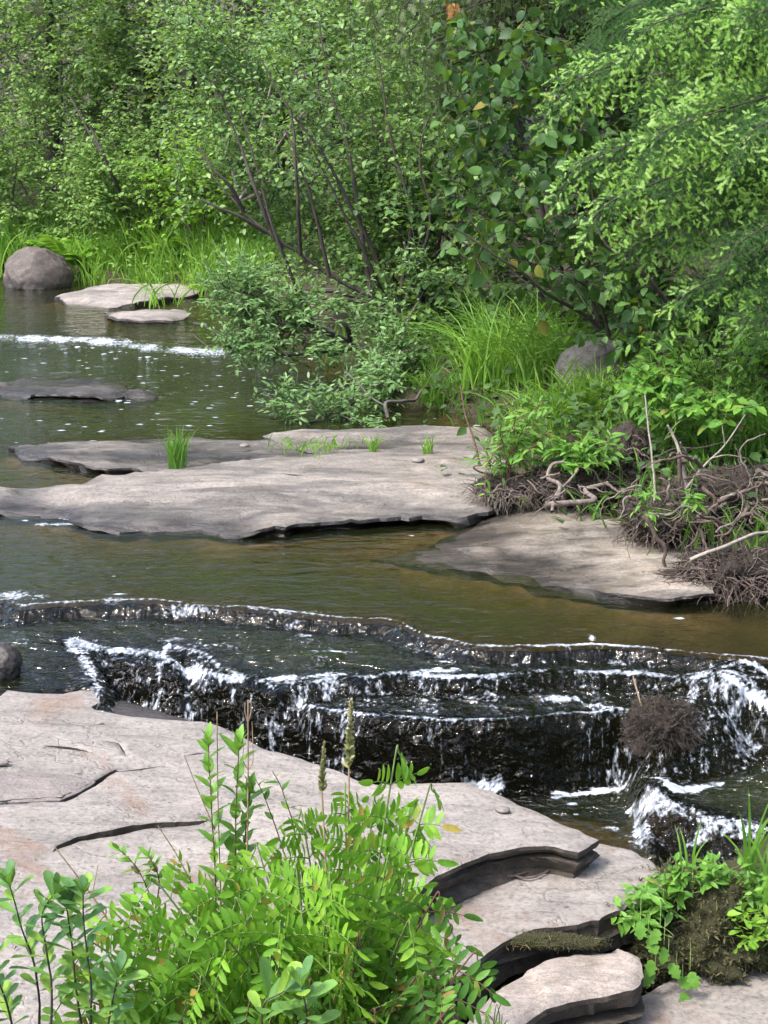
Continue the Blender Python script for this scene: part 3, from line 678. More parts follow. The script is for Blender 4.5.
slab('flat_rock', MID, PM, .13, .03, [M['midslab'], M['midslab_edge']], 'long pale slab with black wet front across midstream', seed=106, dip=.045, amp=.012, under=.045, levels=7, layer=.03, rough=.03, cracks=[([(285, 476), (296, 478), (306, 478)], .02, .02, 0)])
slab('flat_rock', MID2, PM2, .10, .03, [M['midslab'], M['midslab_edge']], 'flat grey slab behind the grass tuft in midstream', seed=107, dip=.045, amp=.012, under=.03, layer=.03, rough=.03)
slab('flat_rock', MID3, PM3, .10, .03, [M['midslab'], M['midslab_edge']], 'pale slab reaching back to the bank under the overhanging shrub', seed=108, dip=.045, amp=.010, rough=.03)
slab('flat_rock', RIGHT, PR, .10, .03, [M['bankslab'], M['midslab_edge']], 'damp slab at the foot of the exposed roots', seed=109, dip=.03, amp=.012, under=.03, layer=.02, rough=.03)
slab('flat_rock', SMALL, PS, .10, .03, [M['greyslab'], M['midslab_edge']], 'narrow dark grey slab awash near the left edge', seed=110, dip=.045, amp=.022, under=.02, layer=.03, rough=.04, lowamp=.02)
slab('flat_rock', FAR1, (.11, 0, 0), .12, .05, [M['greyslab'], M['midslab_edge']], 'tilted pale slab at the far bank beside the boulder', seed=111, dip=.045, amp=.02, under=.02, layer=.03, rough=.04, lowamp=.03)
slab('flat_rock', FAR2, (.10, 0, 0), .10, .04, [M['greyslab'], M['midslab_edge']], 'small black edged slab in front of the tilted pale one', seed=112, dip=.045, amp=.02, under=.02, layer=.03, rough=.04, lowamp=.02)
FL = OUT([(-80, 806), (0, 801), (35, 799), (60, 798), (78, 789), (92, 779), (70, 774), (40, 771), (0, 770), (-80, 776)], (PL1[0] + .012, PL1[1], 0))
slab('stone_flake', FL, (PL1[0] + .010, PL1[1], 0), .03, .016, [M['darkflake'], M['darkflake']], 'thin dark grey flake lying on the broad slab', 'stone', seed=113, amp=.003, under=.004, levels=3, layer=.004)

def boulder(name, c, size, mats, label, seed, rot=0, cut=.25, cat='boulder', sub=5, amp=.22, group=None):
    import bmesh
    bm = bmesh.new(); bmesh.ops.create_icosphere(bm, subdivisions=sub, radius=1)
    V = np.array([v.co for v in bm.verts]); Fc = np.array([[v.index for v in f.verts] for f in bm.faces]); bm.free()
    r = 1 + amp * fbm(V * 1.3 + seed, 5, seed) - amp * .8 * np.abs(fbm(V * 2.6 + seed, 5, seed + 9)) + .10 * amp * fbm(V * 14, 3, seed + 2)
    for k in range(9):                       # flattened facets
        n = rnd_dir(1)[0]; lim = .78 + .12 * random.random(); dd = V @ n
        r = np.where(dd * r > lim, lim / np.maximum(dd, .1) * .7 + r * .3, r)
    V = V * r[:, None] * np.array(size)
    ca, sa = math.cos(rot), math.sin(rot); V = V @ np.array([[ca, sa, 0], [-sa, ca, 0], [0, 0, 1]])
    V[:, 2] = np.maximum(V[:, 2], -size[2] * cut)
    g = Geo(); g.add(V + np.array(c), Fc); return tag(g.build(name, mats, origin=c), label, cat, group)

c = PZ(33, 290, .05); boulder('boulder', c + [0, .25, .06], (.34, .30, .33), M['boulder'], 'rounded purple brown boulder on the far bank at the left', 3, cut=.6)
c = PZ(-6, 684, -.07); boulder('boulder', c + [.0, .10, .03], (.075, .07, .075), M['greyslab'], 'small round stone standing in the pool at the left edge', 8, cut=.8)
c = PY(594, 372, 8.0); boulder('boulder', c + [0, .1, -.02], (.20, .2, .19), M['greyboulder'], 'pale grey boulder half hidden behind grass on the right bank', 12, cut=.9)
for px, py, s, lab in [(503, 812, .022, 'pebble on the rim of the broad slab above the brown pool'), (110, 845, .012, 'tiny pale pebble near the lower crack of the broad slab'), (2, 765, .022, 'dark pebble beside the flake at the left edge')]:
    q = PP(px, py, PL1); boulder('pebble', q + [0, 0, s * .3], (s, s * .7, s * .5), M['darkflake'], lab, int(px), cat='pebble', sub=3)
for px, py, s, lab in [(418, 462, .035, 'dark pebble on the long midstream slab'), (245, 447, .03, 'small dark stone on the flat slab behind the grass tuft')]:
    q = PZ(px, py, .06); boulder('pebble', q + [0, 0, s * .2], (s, s * .7, s * .5), M['darkflake'], lab, int(px), cat='pebble', sub=3)

# ------------------------------------------------------------------ camera, light, sky
cam = bpy.data.cameras.new('camera'); co = bpy.data.objects.new('camera', cam); COL.objects.link(co)
co.location = (0, 0, CH); co.rotation_euler = (R(90) - PITCH, 0, 0)
cam.sensor_fit = 'VERTICAL'; cam.sensor_height = 24; cam.lens = F / 1024 * 24; cam.clip_start = .05; cam.clip_end = 1000
SC.camera = co
SUN_EL, SUN_AZ = R(56), R(-122)          # azimuth from +Y, clockwise: behind and to the left
sun = bpy.data.lights.new('sun', 'SUN'); so = bpy.data.objects.new('sun', sun); COL.objects.link(so)
sun.energy = 1.5; sun.angle = R(10); sun.color = (1, .96, .90)
sd_ = Vector((math.cos(SUN_EL) * math.sin(SUN_AZ), math.cos(SUN_EL) * math.cos(SUN_AZ), math.sin(SUN_EL)))
so.rotation_euler = sd_.to_track_quat('Z', 'Y').to_euler(); so.location = (0, 0, 20)
W = bpy.data.worlds.new('World'); SC.world = W; W.use_nodes = True; nt = W.node_tree; nt.nodes.clear()
sky = nt.nodes.new('ShaderNodeTexSky'); sky.sky_type = 'NISHITA'; sky.sun_disc = False; sky.sun_elevation = SUN_EL; sky.sun_rotation = SUN_AZ
sky.dust_density = 4.0; sky.air_density = 1.0; sky.ozone_density = .6
bg = N(nt, 'ShaderNodeBackground', Strength=.15); L(nt, sky.outputs[0], bg.inputs[0])
wo = nt.nodes.new('ShaderNodeOutputWorld'); L(nt, bg.outputs[0], wo.inputs[0])
SC.view_settings.view_transform = 'Standard'; SC.view_settings.look = 'None'; SC.view_settings.gamma = 1; SC.view_settings.exposure = 1.82
SC.render.engine = 'CYCLES'
cy = SC.cycles
cy.max_bounces = 6; cy.diffuse_bounces = 3; cy.glossy_bounces = 3; cy.transmission_bounces = 4; cy.transparent_max_bounces = 8
cy.caustics_reflective = False; cy.caustics_refractive = False; cy.use_denoising = True; cy.sample_clamp_indirect = 6
cy.use_adaptive_sampling = True; cy.adaptive_threshold = .02
#PART3
# ------------------------------------------------------------------ VEGETATION builders
def gz1(x, y): return float(ground_z(np.array([float(x)]), np.array([float(y)]))[0])

def spline(pts, n=10):
    p = np.asarray(pts, float); m = len(p)
    if m == 2: return p[0] + (p[1] - p[0]) * np.linspace(0, 1, n)[:, None]
    q = np.concatenate([[2 * p[0] - p[1]], p, [2 * p[-1] - p[-2]]]); o = []
    for i in range(m - 1):
        a, b_, c, d = q[i:i + 4]; k = max(2, n // (m - 1))
        for t in np.linspace(0, 1, k, endpoint=(i == m - 2)):
            o.append(.5 * (2 * b_ + (c - a) * t + (2 * a - 5 * b_ + 4 * c - d) * t ** 2 + (3 * b_ - a - 3 * c + d) * t ** 3))
    return np.array(o)

def leaves_on(gl, poly, n, tpl, L_, mat=0, up=.9, droop=.25, side=.9, jit=.5, start=.15, lv=.3):
    """n alternate leaves along a twig"""
    m = len(poly); ts = start + (1 - start) * (np.arange(n) + rng.random(n) * .6) / n; ts = np.minimum(ts, 1)
    x = ts * (m - 1); i = np.minimum(x.astype(int), m - 2); f = (x - i)[:, None]
    pos = poly[i] * (1 - f) + poly[i + 1] * f
    d = unit(poly[i + 1] - poly[i])
    s = unit(np.cross(d, UP) + rnd_dir(n) * .35) * np.where(np.arange(n) % 2, 1, -1)[:, None]
    dr = unit(d * (.35 + .9 * (ts[:, None] > .93)) + s * side * (ts[:, None] <= .93) + rnd_dir(n) * jit * .6 + np.array([0, 0, -droop]))
    nr = unit(UP * up + rnd_dir(n) * jit + np.array([0, -.12, 0]))
    gl.append((pos, dr, nr, L_ * (1 - lv + 2 * lv * rng.random(n)) * (.75 + .25 * np.sin(ts * 3))))

def flush(geo, gl, tpl, mat=0, wid=None):
    if not gl: return
    geo.place(tpl, *[np.concatenate([g_[k] for g_ in gl]) for k in range(4)], wid=wid, mat=mat)

def blob_pts(blobs, n, shell=.55, gap=2.2, gapth=-.25, seed=0):
    """twig tips through uneven ellipsoids, with gaps"""
    vol = np.array([b_[1][0] * b_[1][1] * b_[1][2] for b_ in blobs]) ** .75; vol /= vol.sum(); o = []
    tries = 0
    while len(o) < n:
        tries += 1
        k = rng.choice(len(blobs), p=vol); c, r = blobs[k]
        d = rnd_dir(1)[0]; q = (shell + (1 - shell) * rng.random()) if rng.random() < .7 else rng.random() ** .5
        q *= 1 + .28 * float(vnoise(d * 2.1 + k * 5, seed))
        p = np.array(c) + d * q * np.array(r)
        if tries < 4 * n and max(r) > .2 and float(vnoise(p * gap, seed + 3)) < gapth: continue
        o.append((p, unit(d * np.array(r))))
    return np.array([a for a, _ in o]), np.array([a for _, a in o])

def woody(name, label, cat, base, blobs, ntips, leafL, tpl, leafm, barkm, stems=None, r0=.02, twig=.22, per=7, group=None, up=.9, droop=.25, seed=0, jit=.5, shell=.55, gap=2.2, gapth=-.25, parts=('stem', 'foliage'), wid=None, tipdir=.5, twr=.0022, updir=.25, lv=.35):
    root = empty(name, base, label, cat, group)
    gb, gl = Geo(), []
    nodes = []
    stems = stems or [[base, np.array(base) * .35 + np.array(c) * .65 + rnd_dir(1)[0] * .1, c] for c, r in blobs]
    for s in stems:
        p = spline(s, 14); p = p + fbm(p * 4, 3, seed)[:, None] * .02
        gb.tube(p, r0, r0 * .35, 6); nodes += [(q, r0 * (1 - .65 * i / len(p))) for i, q in enumerate(p)][2:]
    NP = np.array([q for q, _ in nodes]); NR = np.array([r for _, r in nodes])
    tips, dirs = blob_pts(blobs, ntips, shell, gap, gapth, seed)
    order = np.argsort(((tips[:, None, :] - NP[None, ::3]) ** 2).sum(-1).min(1))
    for k in order:
        tp, td = tips[k], dirs[k]
        d2 = ((NP - tp) ** 2).sum(1) * (1 + .5 * (NP[:, 2] > tp[2]))
        j = int(np.argmin(d2)); q = NP[j]; gapd = math.sqrt(d2[j])
        td = unit(td * tipdir + rnd_dir(1)[0] * .5 + np.array([0, 0, updir]) + .4 * unit(tp - q))
        tw = twig * (.6 + .8 * rng.random())
        mid = (q + tp) / 2 + rnd_dir(1)[0] * gapd * .12 + np.array([0, 0, .06 * gapd])
        p = spline([q, mid, tp, tp + td * tw - np.array([0, 0, droop * tw * .3])], 9)
        r = min(NR[j] * .7, .0025 + .006 * gapd)
        gb.tube(p, max(r, twr), twr * .7, 4, cap=False)
        NP = np.concatenate([NP, p[2:7:2]]); NR = np.concatenate([NR, np.full(len(p[2:7:2]), max(r * .8, twr))])
        nlong = int(np.clip(gapd / twig * per * .5, 0, per))
        leaves_on(gl, p[5:], per, tpl, leafL, up=up, droop=droop, jit=jit, start=.0, lv=lv)
        if nlong: leaves_on(gl, p[1:6], nlong, tpl, leafL, up=up, droop=droop, jit=jit, start=.1)
    gf = Geo(); flush(gf, gl, tpl, wid=wid)
    gb.build(parts[0], barkm, root); gf.build(parts[1], leafm, root)
    return root

def copy_thing(root, loc, rz, sc=1.0, label=None):
    r = root.copy(); COL.objects.link(r); r.location = loc; r.rotation_euler = (0, 0, rz); r.scale = (sc, sc, sc)
    if label: r['label'] = label
    for ch in list(root.children):
        c_ = ch.copy(); COL.objects.link(c_); c_.parent = r
    return r

def PB(lst):                              # blobs from (px, py, y, rx_px, ry_px, depth)
    return [(PY(a, b_, y), (rx * y / F, rd_, ry * y / F)) for a, b_, y, rx, ry, rd_ in lst]

def bough(gn, gt, gw, pts, width, tpl, tl, step=.035, tstep=.022, droop=.5, tip=None, tipl=.6, side_slope=.35, r0=.010, ang=.75, tipfrac=.5, flat=.25, bl_taper=.8, plane=None):
    """flat drooping conifer bough: branchlets carrying needle twiglets (gn), pale new tips (gt), wood (gw)"""
    p = spline(pts, 16); gw.tube(p, r0, .002, 5)
    seg = np.linalg.norm(np.diff(p, axis=0), axis=1); Lb = seg.sum(); cum = np.concatenate([[0], np.cumsum(seg)])
    n = int(Lb * .92 / step); PN, PT = [], []
    for i in range(n + 1):
        s = Lb * (.08 + .92 * i / max(n, 1)); j = min(np.searchsorted(cum, s, 'right') - 1, len(p) - 2); f = (s - cum[j]) / seg[j]
        q = p[j] * (1 - f) + p[j + 1] * f; d = unit(p[j + 1] - p[j]); t = s / Lb
        hor = unit(np.cross(d, UP if plane is None else np.array(plane))) * (1 if i % 2 else -1)
        ln = width * (1 - bl_taper * t ** 1.6) * (.65 + .6 * rng.random()) * min(1, .45 + 2.5 * t)
        if i >= n - 1: bd = d; ln = width * .3
        else: bd = unit(d * ang + hor + np.array([0, 0, -side_slope + .25 * rng.normal()]) + rnd_dir(1)[0] * .12)
        k = max(3, int(ln / tstep)); u = np.linspace(0, 1, k)
        bp = q + bd * (u * ln)[:, None] + np.array([0, 0, -1]) * (droop * ln * u ** 2)[:, None]
        gw.tube(bp[::max(1, k // 4)], .0013, .0007, 3, cap=False)
        bt = unit(np.gradient(bp, axis=0)); pn = UP if plane is None else np.array(plane); nrm = unit(np.cross(np.cross(bt, pn), bt) + rnd_dir(k) * flat)
        sd = unit(np.cross(bt, nrm)) * np.where(np.arange(k) % 2, 1, -1)[:, None]
        td = unit(bt * .8 + sd * .9 + rnd_dir(k) * .18 + np.array([0, 0, -.12 - droop * .2])); td[-1] = bt[-1]
        tls = tl * (.6 + .6 * rng.random(k)) * (1 - .45 * u)
        PN.append((bp, td, nrm, tls))
        if gt is not None:
            # nodes nearer the outside carry new growth
            m_ = rng.random(k) < tipfrac * (.08 + .92 * smooth((t - .22) / .4)) * (.15 + .85 * u)
            for rep_ in range(3 if m_.any() else 0):
                jt = rnd_dir(m_.sum()) * .007 * rep_
                e = bp[m_] + td[m_] * tls[m_][:, None] * (.95 - .32 * rep_) + jt
                PT.append((e, unit(td[m_] + rnd_dir(m_.sum()) * (.25 + .5 * rep_) + np.array([0, -.05, .05])), nrm[m_], np.full(m_.sum(), tipl * tl) * (.6 + .7 * rng.random(m_.sum()))))
    flush(gn, PN, tpl)
    if gt is not None: flush(gt, PT, T_TIP)

def blades(geo, base, n, h, w, lean=.45, spread=.04, dirs=None, seg=6, fan=1.0, bias=(0, 0), mat=0):
    """n arching grass blades around base points (k x 3)"""
    base = np.asarray(base, float).reshape(-1, 3); b_ = base[rng.integers(0, len(base), n)] + np.stack([rng.normal(size=n) * spread, rng.normal(size=n) * spread, np.zeros(n)], -1)
    th = rng.random(n) * 2 * math.pi; le = lean * (.3 + 1.1 * rng.random(n)); hh = h * (.5 + .6 * rng.random(n))
    out_ = np.stack([np.cos(th) + bias[0], np.sin(th) + bias[1], np.zeros(n)], -1); out_ = unit(out_) * fan
    t = np.linspace(0, 1, seg)[None, :, None]
    c = b_[:, None] + UP * hh[:, None, None] * (t - .5 * le[:, None, None] * t ** 2.5) + out_[:, None] * (hh * le)[:, None, None] * (.25 * t + .75 * t ** 2.2)
    tan = np.gradient(c, axis=1); sd = unit(np.cross(unit(tan), unit(rnd_dir(n) * .6 + np.array([0, 1., 0]))[:, None]))
    ww = (w * (.6 + .7 * rng.random(n)))[:, None, None] * np.array([.6, 1, 1, .8, .5, .04] if seg == 6 else np.linspace(1, .05, seg))[None, :, None]
    v = np.stack([c - sd * ww / 2, c + sd * ww / 2], 2).reshape(n, seg * 2, 3)
    k = np.arange(seg - 1) * 2; q = np.stack([k, k + 1, k + 3, k + 2], -1)
    geo.add(v.reshape(-1, 3), (q[None] + (np.arange(n) * seg * 2)[:, None, None]).reshape(-1, 4), mat)

def grass_tuft(name, label, px, py, z, n, h, w, mat, lean=.45, spread=.05, cat='grass tuft', group=None, y=None, bias=(0, 0), wide=None):
    b_ = PZ(px, py, z) if y is None else PY(px, py, y)
    bs = [b_] if wide is None else b_ + np.stack([rng.normal(size=24) * wide, rng.normal(size=24) * wide * .5, np.zeros(24)], -1)
    g_ = Geo(); blades(g_, bs, n, h, w, lean, spread, bias=bias)
    return tag(g_.build(name, mat, origin=b_), label, cat, group)

def fern_frond(g_, gs, base, d, Lf, wid, tilt=.6):
    """once-pinnate arching frond"""
    t = np.linspace(0, 1, 14)[:, None]
    p = base + d * Lf * (.75 * t) + UP * Lf * (tilt * t - (.35 + .25 * rng.random()) * t ** 2.4)
    gs.tube(p, .004, .001, 4, cap=False)
    k = 22; ts = .15 + .85 * np.arange(k) / k; x = ts * 13; i = np.minimum(x.astype(int), 12); f = (x - i)[:, None]
    pos = p[i] * (1 - f) + p[i + 1] * f; tg = unit(p[i + 1] - p[i]); nr = unit(np.cross(np.cross(tg, UP), tg))
    prof = wid * np.sin(np.clip(ts * 1.02, 0, 1) * math.pi) ** .6 * (1.15 - .55 * ts) + .006
    for s in (-1, 1):
        sd = np.cross(tg, nr) * s
        g_.place(T_WIL if False else T_PIN, pos, unit(sd + tg * .45 + rnd_dir(k) * .1 - UP * .12), nr, prof, None)
T_PIN = leaf_tpl(.26, ((0, 0), (.1, .9), (.35, 1), (.7, .7), (1, 0)), .1, .15)

def fern_clump(name, label, c, n, Lf, wid, mat, group=None, cat='fern'):
    root = empty(name, c, label, cat, group)
    for k in range(n):
        a = 2 * math.pi * k / n + rng.normal() * .25; g_, gs = Geo(), Geo()
        fern_frond(g_, g_, np.array(c) + np.array([math.cos(a), math.sin(a), 0]) * .03, np.array([math.cos(a), math.sin(a), 0]), Lf * (.75 + .4 * rng.random()), wid, .75 + .3 * rng.random())
        g_.build('frond', mat, root)
    return root

# ------------------------------------------------------------------ far trees and the shrubs in front of them
def on_ground(x, y, dz=0): return np.array([x, y, gz1(x, y) + dz])
def tree_proto(name, label, cat, x, y, h, r, n, leafL, leafm, barkm, seed, group):
    b_ = on_ground(x, y, -.1); bl = []
    for k in range(9):
        zc = h * (.16 + .80 * k / 8); rr = r * (.75 + .4 * math.sin(k * 2.1)) * (1.1 - .55 * (k / 8) ** 2)
        a = k * 2.4; bl.append((b_ + np.array([math.cos(a) * r * .45, math.sin(a) * r * .45, zc]), (rr, rr, h * .11)))
    return woody(name, label, cat, b_, bl, n, leafL, T_OVS, leafm, barkm, stems=[[b_, b_ + [.1, .1, h * .5], b_ + [-.1, .05, h * .95]]], r0=.09, twig=.35, per=9, seed=seed, group=group, parts=('trunk', 'crown'), shell=.35, gap=1.2, gapth=-.35)
LT = 'dark leafy tree in the deep shade behind the shrubs'
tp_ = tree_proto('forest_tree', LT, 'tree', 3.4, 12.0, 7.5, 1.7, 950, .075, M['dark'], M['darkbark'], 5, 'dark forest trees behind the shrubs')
for i, (x, y) in enumerate([(4.6, 9.6), (5.4, 7.6), (2.2, 14.0), (.6, 16.6), (-1.2, 18.6), (-3.4, 19.8), (-5.6, 20.5), (-8.2, 21.5), (1.6, 18.5), (-.6, 21), (-4.2, 22.5), (4.6, 13.4), (3.4, 9.9), (-2.2, 16.9)]):
    copy_thing(tp_, on_ground(x, y, -.1), i * 2.3 + .7, .85 + .3 * random.random())

for i, (x, y) in enumerate([(-3.0, -8.5), (3.0, -6.5), (5.5, -1.5), (5.2, 3.2)]):  # unseen trees added to darken water reflections and cut low sky light
    copy_thing(tp_, on_ground(x, y, -.1), i * 1.7 + .4, .9 + .2 * random.random(), 'dark leafy tree around the stream, added out of the picture to darken reflections')
def conifer(name, label, x, y, h, r, leafm, barkm, tpl, tl, nb, group=None, seed=0, lo=.06, step=.09, tstep=.06):
    b_ = on_ground(x, y, -.1); root = empty(name, b_, label, 'tree', group); gn, gw = Geo(), Geo(); gtr = Geo()
    gtr.tube([b_, b_ + [0, 0, h * .5], b_ + [0, 0, h]], .13, .02, 8)
    for i in range(nb):
        t = i / nb; z = h * (lo + (1 - lo) * t); a = i * 2.4; l = r * (1 - t) ** .8 * (.8 + .4 * rng.random()) + .15
        o = np.array([math.cos(a), math.sin(a), 0]); s = b_ + [0, 0, z]
        bough(gn, None, gtr, [s, s + o * l * .5 + [0, 0, .05], s + o * l + [0, 0, -.22 * l]], l * .45, tpl, tl, step, tstep, droop=.4, r0=.014)
    gtr.build('trunk', barkm, root); gn.build('crown', leafm, root); return root
sp_ = conifer('spruce_tree', 'dark conifer showing through the gaps at the top left', -5.4, 17.6, 7.0, 1.5, M['dark'], M['darkbark'], T_COARSE, .14, 46, 'dark conifers at the top left')
for i, (x, y) in enumerate([(-3.9, 18.2), (-2.6, 17.6), (-7.0, 18.6)]): copy_thing(sp_, on_ground(x, y, -.1), 1.1 + i * 2, 1.0 + .1 * i)

BK = 'leafy shrubs along the far bank'
woody('alder_shrub', 'grey green alder at the left edge above the boulder', 'shrub', PY(10, 262, 16.2), PB([(15, 205, 16, 75, 55, .8), (-60, 170, 16, 70, 70, .8), (60, 170, 16.4, 60, 50, .7), (20, 130, 16.6, 80, 45, .8)]), 900, .052, T_OVS, M['alder_far'], M['bark'], group=BK, per=9, seed=21, r0=.02, gapth=-.1)
woody('alder_shrub', 'tall pale leaved alder against the dark conifers at top left', 'shrub', PY(60, 250, 17.2), PB([(30, 75, 17, 90, 45, .8), (110, 60, 17, 70, 50, .8), (60, 20, 17.3, 90, 35, .8), (130, 110, 16.8, 60, 45, .7), (-40, 60, 17.3, 70, 60, .8)]), 800, .056, T_OVS, M['alder_far'], M['bark'], group=BK, per=8, seed=22, gapth=-.05, r0=.025)
woody('alder_shrub', 'bright green shrub with dark forked stems above the far grass', 'shrub', PY(140, 255, 15.4), PB([(120, 165, 15.4, 60, 50, .7), (165, 130, 15.4, 60, 50, .7), (190, 185, 15.2, 45, 45, .6), (105, 205, 15.3, 50, 30, .6)]), 820, .05, T_OVS, M['alder_far'], M['darkbark'], stems=[[PY(138, 240, 15.2), PY(118, 190, 15.0), PY(100, 150, 15.1), PY(70, 95, 15.5)], [PY(136, 235, 15.2), PY(108, 165, 14.9), PY(92, 128, 15.0)], [PY(150, 250, 15.3), PY(170, 190, 15.1), PY(180, 120, 15.2)]], group=BK, per=9, seed=23, r0=.022, gapth=-.12)
woody('leafy_shrub', 'lime green low shrub left of the leaning alder', 'shrub', PY(200, 260, 14.6), PB([(185, 225, 14.6, 45, 35, .5), (215, 170, 14.6, 35, 45, .5), (170, 165, 14.8, 40, 30, .5)]), 300, .06, T_OVS, M['lime'], M['bark'], group=BK, per=8, seed=24)
woody('alder_shrub', 'high thin crowned alder with bare grey twigs at top centre', 'shrub', PY(240, 200, 13.8), PB([(210, 50, 13.6, 70, 60, .7), (280, 30, 13.6, 90, 60, .8), (360, 60, 13.4, 70, 70, .7), (420, 120, 13.2, 60, 60, .7), (300, 110, 13.4, 90, 60, .7)]), 900, .053, T_OVS, M['alder_far'], M['deadwood'], group=BK, per=8, seed=25, gapth=-.12, r0=.02)
woody('alder_shrub', 'dense green shrub between the leaning alder and the grass clumps', 'shrub', PY(430, 330, 11.0), PB([(400, 240, 10.8, 70, 70, .6), (450, 190, 11, 60, 70, .6), (440, 290, 10.6, 50, 45, .5), (360, 210, 11.2, 60, 60, .6)]), 620, .055, T_OVS, M['alder'], M['darkbark'], group=BK, per=9, seed=26)

Y0 = 10.4
ST = [[PY(372, 296, 10.3), PY(330, 275, 10.3), PY(300, 255, 10.3), PY(268, 232, 10.3), PY(245, 212, 10.35), PY(224, 192, 10.4), PY(205, 165, 10.5)],
      [PY(308, 322, 10.2), PY(296, 287, 10.15), PY(281, 250, 10.1), PY(270, 215, 10.1), PY(258, 170, 10.2), PY(240, 110, 10.3)],
      [PY(281, 250, 10.15), PY(258, 195, 10.1), PY(240, 150, 10.2), PY(222, 95, 10.3)],
      [PY(378, 262, 10.4), PY(352, 205, 10.4), PY(318, 150, 10.4), PY(285, 105, 10.5), PY(262, 60, 10.6)],
      [PY(370, 300, 10.2), PY(335, 292, 10.1), PY(300, 289, 10.1), PY(262, 280, 10.1), PY(238, 270, 10.1)],
      [PY(372, 302, 10.2), PY(340, 299, 10.1), PY(312, 300, 10.1)],
      [PY(372, 296, 10.3), PY(352, 170, 10.5), PY(330, 90, 10.6), PY(320, 20, 10.7)],
      [PY(400, 300, 10.4), PY(410, 220, 10.5), PY(392, 140, 10.6), PY(380, 60, 10.7)]]
ST += [[PY(386, 300, 10.4), PY(364, 250, 10.3), PY(338, 200, 10.3), PY(305, 140, 10.3)], [PY(300, 255, 10.25), PY(297, 200, 10.15), PY(293, 140, 10.2), PY(288, 90, 10.3)], [PY(330, 275, 10.25), PY(316, 220, 10.2), PY(300, 170, 10.2), PY(283, 130, 10.3)],
       [PY(245, 212, 10.3), PY(222, 180, 10.2), PY(196, 145, 10.3)], [PY(410, 290, 10.5), PY(430, 220, 10.5), PY(420, 150, 10.6), PY(440, 90, 10.7)], [PY(268, 232, 10.2), PY(236, 215, 10.1), PY(200, 200, 10.1)]]
woody('leaning_alder', 'alder with a dark trunk leaning left over the stream', 'tree', PY(376, 300, 10.3), PB([(300, 140, 11.1, 115, 75, .55), (215, 110, 10.9, 60, 75, .45), (330, 50, 11.1, 115, 60, .5), (395, 160, 11.1, 60, 75, .45), (225, 190, 10.7, 50, 35, .3), (215, 40, 11.0, 60, 40, .4), (300, 225, 11.0, 70, 35, .35), (290, 110, 10.2, 100, 70, .25)]), 850, .047, T_OV, M['alder'], M['darkbark'], stems=ST, r0=.017, per=7, seed=31, gapth=.0, gap=3.2, twig=.2, jit=.6)
WG = 'grey green willows overhanging the water'
woody('willow_shrub', 'grey green willow drooping to the water beside the small rapids', 'shrub', PY(350, 345, 9.9), PB([(275, 325, 9.6, 55, 32, .3), (330, 318, 9.7, 50, 26, .3), (240, 290, 9.7, 34, 30, .25), (315, 350, 9.4, 36, 20, .2), (255, 345, 9.3, 28, 16, .15), (300, 290, 9.9, 40, 16, .2)]), 400, .052, T_WIL, M['willow'], M['bark'], group=WG, per=12, seed=41, droop=.1, twig=.17, gapth=-.1, gap=3, wid=1.25)
woody('willow_shrub', 'low willow tuft dipping to the flat midstream slab', 'shrub', PY(330, 418, 8.6), PB([(292, 404, 8.5, 26, 18, .15), (340, 405, 8.6, 26, 20, .15), (366, 425, 8.4, 22, 16, .12), (380, 385, 8.8, 22, 24, .15)]), 130, .05, T_WIL, M['willow'], M['bark'], group=WG, per=11, seed=42, droop=.05, twig=.13, wid=1.3, r0=.008)
woody('willow_shrub', 'upright willow in front of the leaning trunk base', 'shrub', PY(400, 400, 9.3), PB([(398, 345, 9.4, 24, 45, .2), (425, 290, 9.6, 30, 40, .25), (372, 385, 9.2, 18, 22, .15)]), 170, .052, T_WIL, M['willow'], M['bark'], group=WG, per=11, seed=43, droop=.1, twig=.16, wid=1.25, r0=.01)

# right bank: broad leaved shrub, hemlocks, cedar, undergrowth
BS = [[PY(600, 330, 7.9), PY(575, 250, 7.9), PY(560, 190, 8.0), PY(545, 120, 8.1), PY(520, 60, 8.2)], [PY(668, 300, 7.7), PY(635, 268, 7.6), PY(600, 235, 7.6), PY(590, 180, 7.7)], [PY(600, 330, 7.9), PY(545, 290, 7.7), PY(500, 255, 7.6), PY(450, 225, 7.6)], [PY(610, 335, 7.9), PY(590, 290, 7.7), PY(560, 270, 7.6)]]
woody('broadleaf_shrub', 'shrub with large dark heart shaped leaves in the shade right of centre', 'shrub', PY(605, 345, 7.9), PB([(530, 120, 8.1, 75, 70, .35), (560, 200, 7.9, 70, 60, .35), (480, 195, 7.9, 45, 50, .25), (565, 285, 7.7, 60, 45, .3), (620, 320, 7.6, 50, 35, .25), (480, 250, 7.7, 40, 25, .2), (500, 60, 8.2, 60, 45, .3), (655, 345, 7.5, 40, 35, .25)]), 260, .064, T_BROAD, M['broad'], M['darkbark'], stems=BS, r0=.012, per=5, twig=.16, seed=51, lv=.5, droop=.7, up=.5, jit=.8, gapth=-.3, twr=.0025, gap=3)
woody('leafy_shrub', 'dark low shrub under the hemlock boughs at the right edge', 'shrub', PY(720, 440, 7.0), PB([(700, 385, 7.1, 70, 35, .35), (755, 420, 6.8, 50, 40, .3), (660, 400, 7.2, 35, 25, .25), (780, 350, 7.2, 50, 40, .3)]), 330, .06, T_LANC, M['grassdark'], M['darkbark'], per=7, seed=52, twig=.16, droop=.3, wid=1.2)
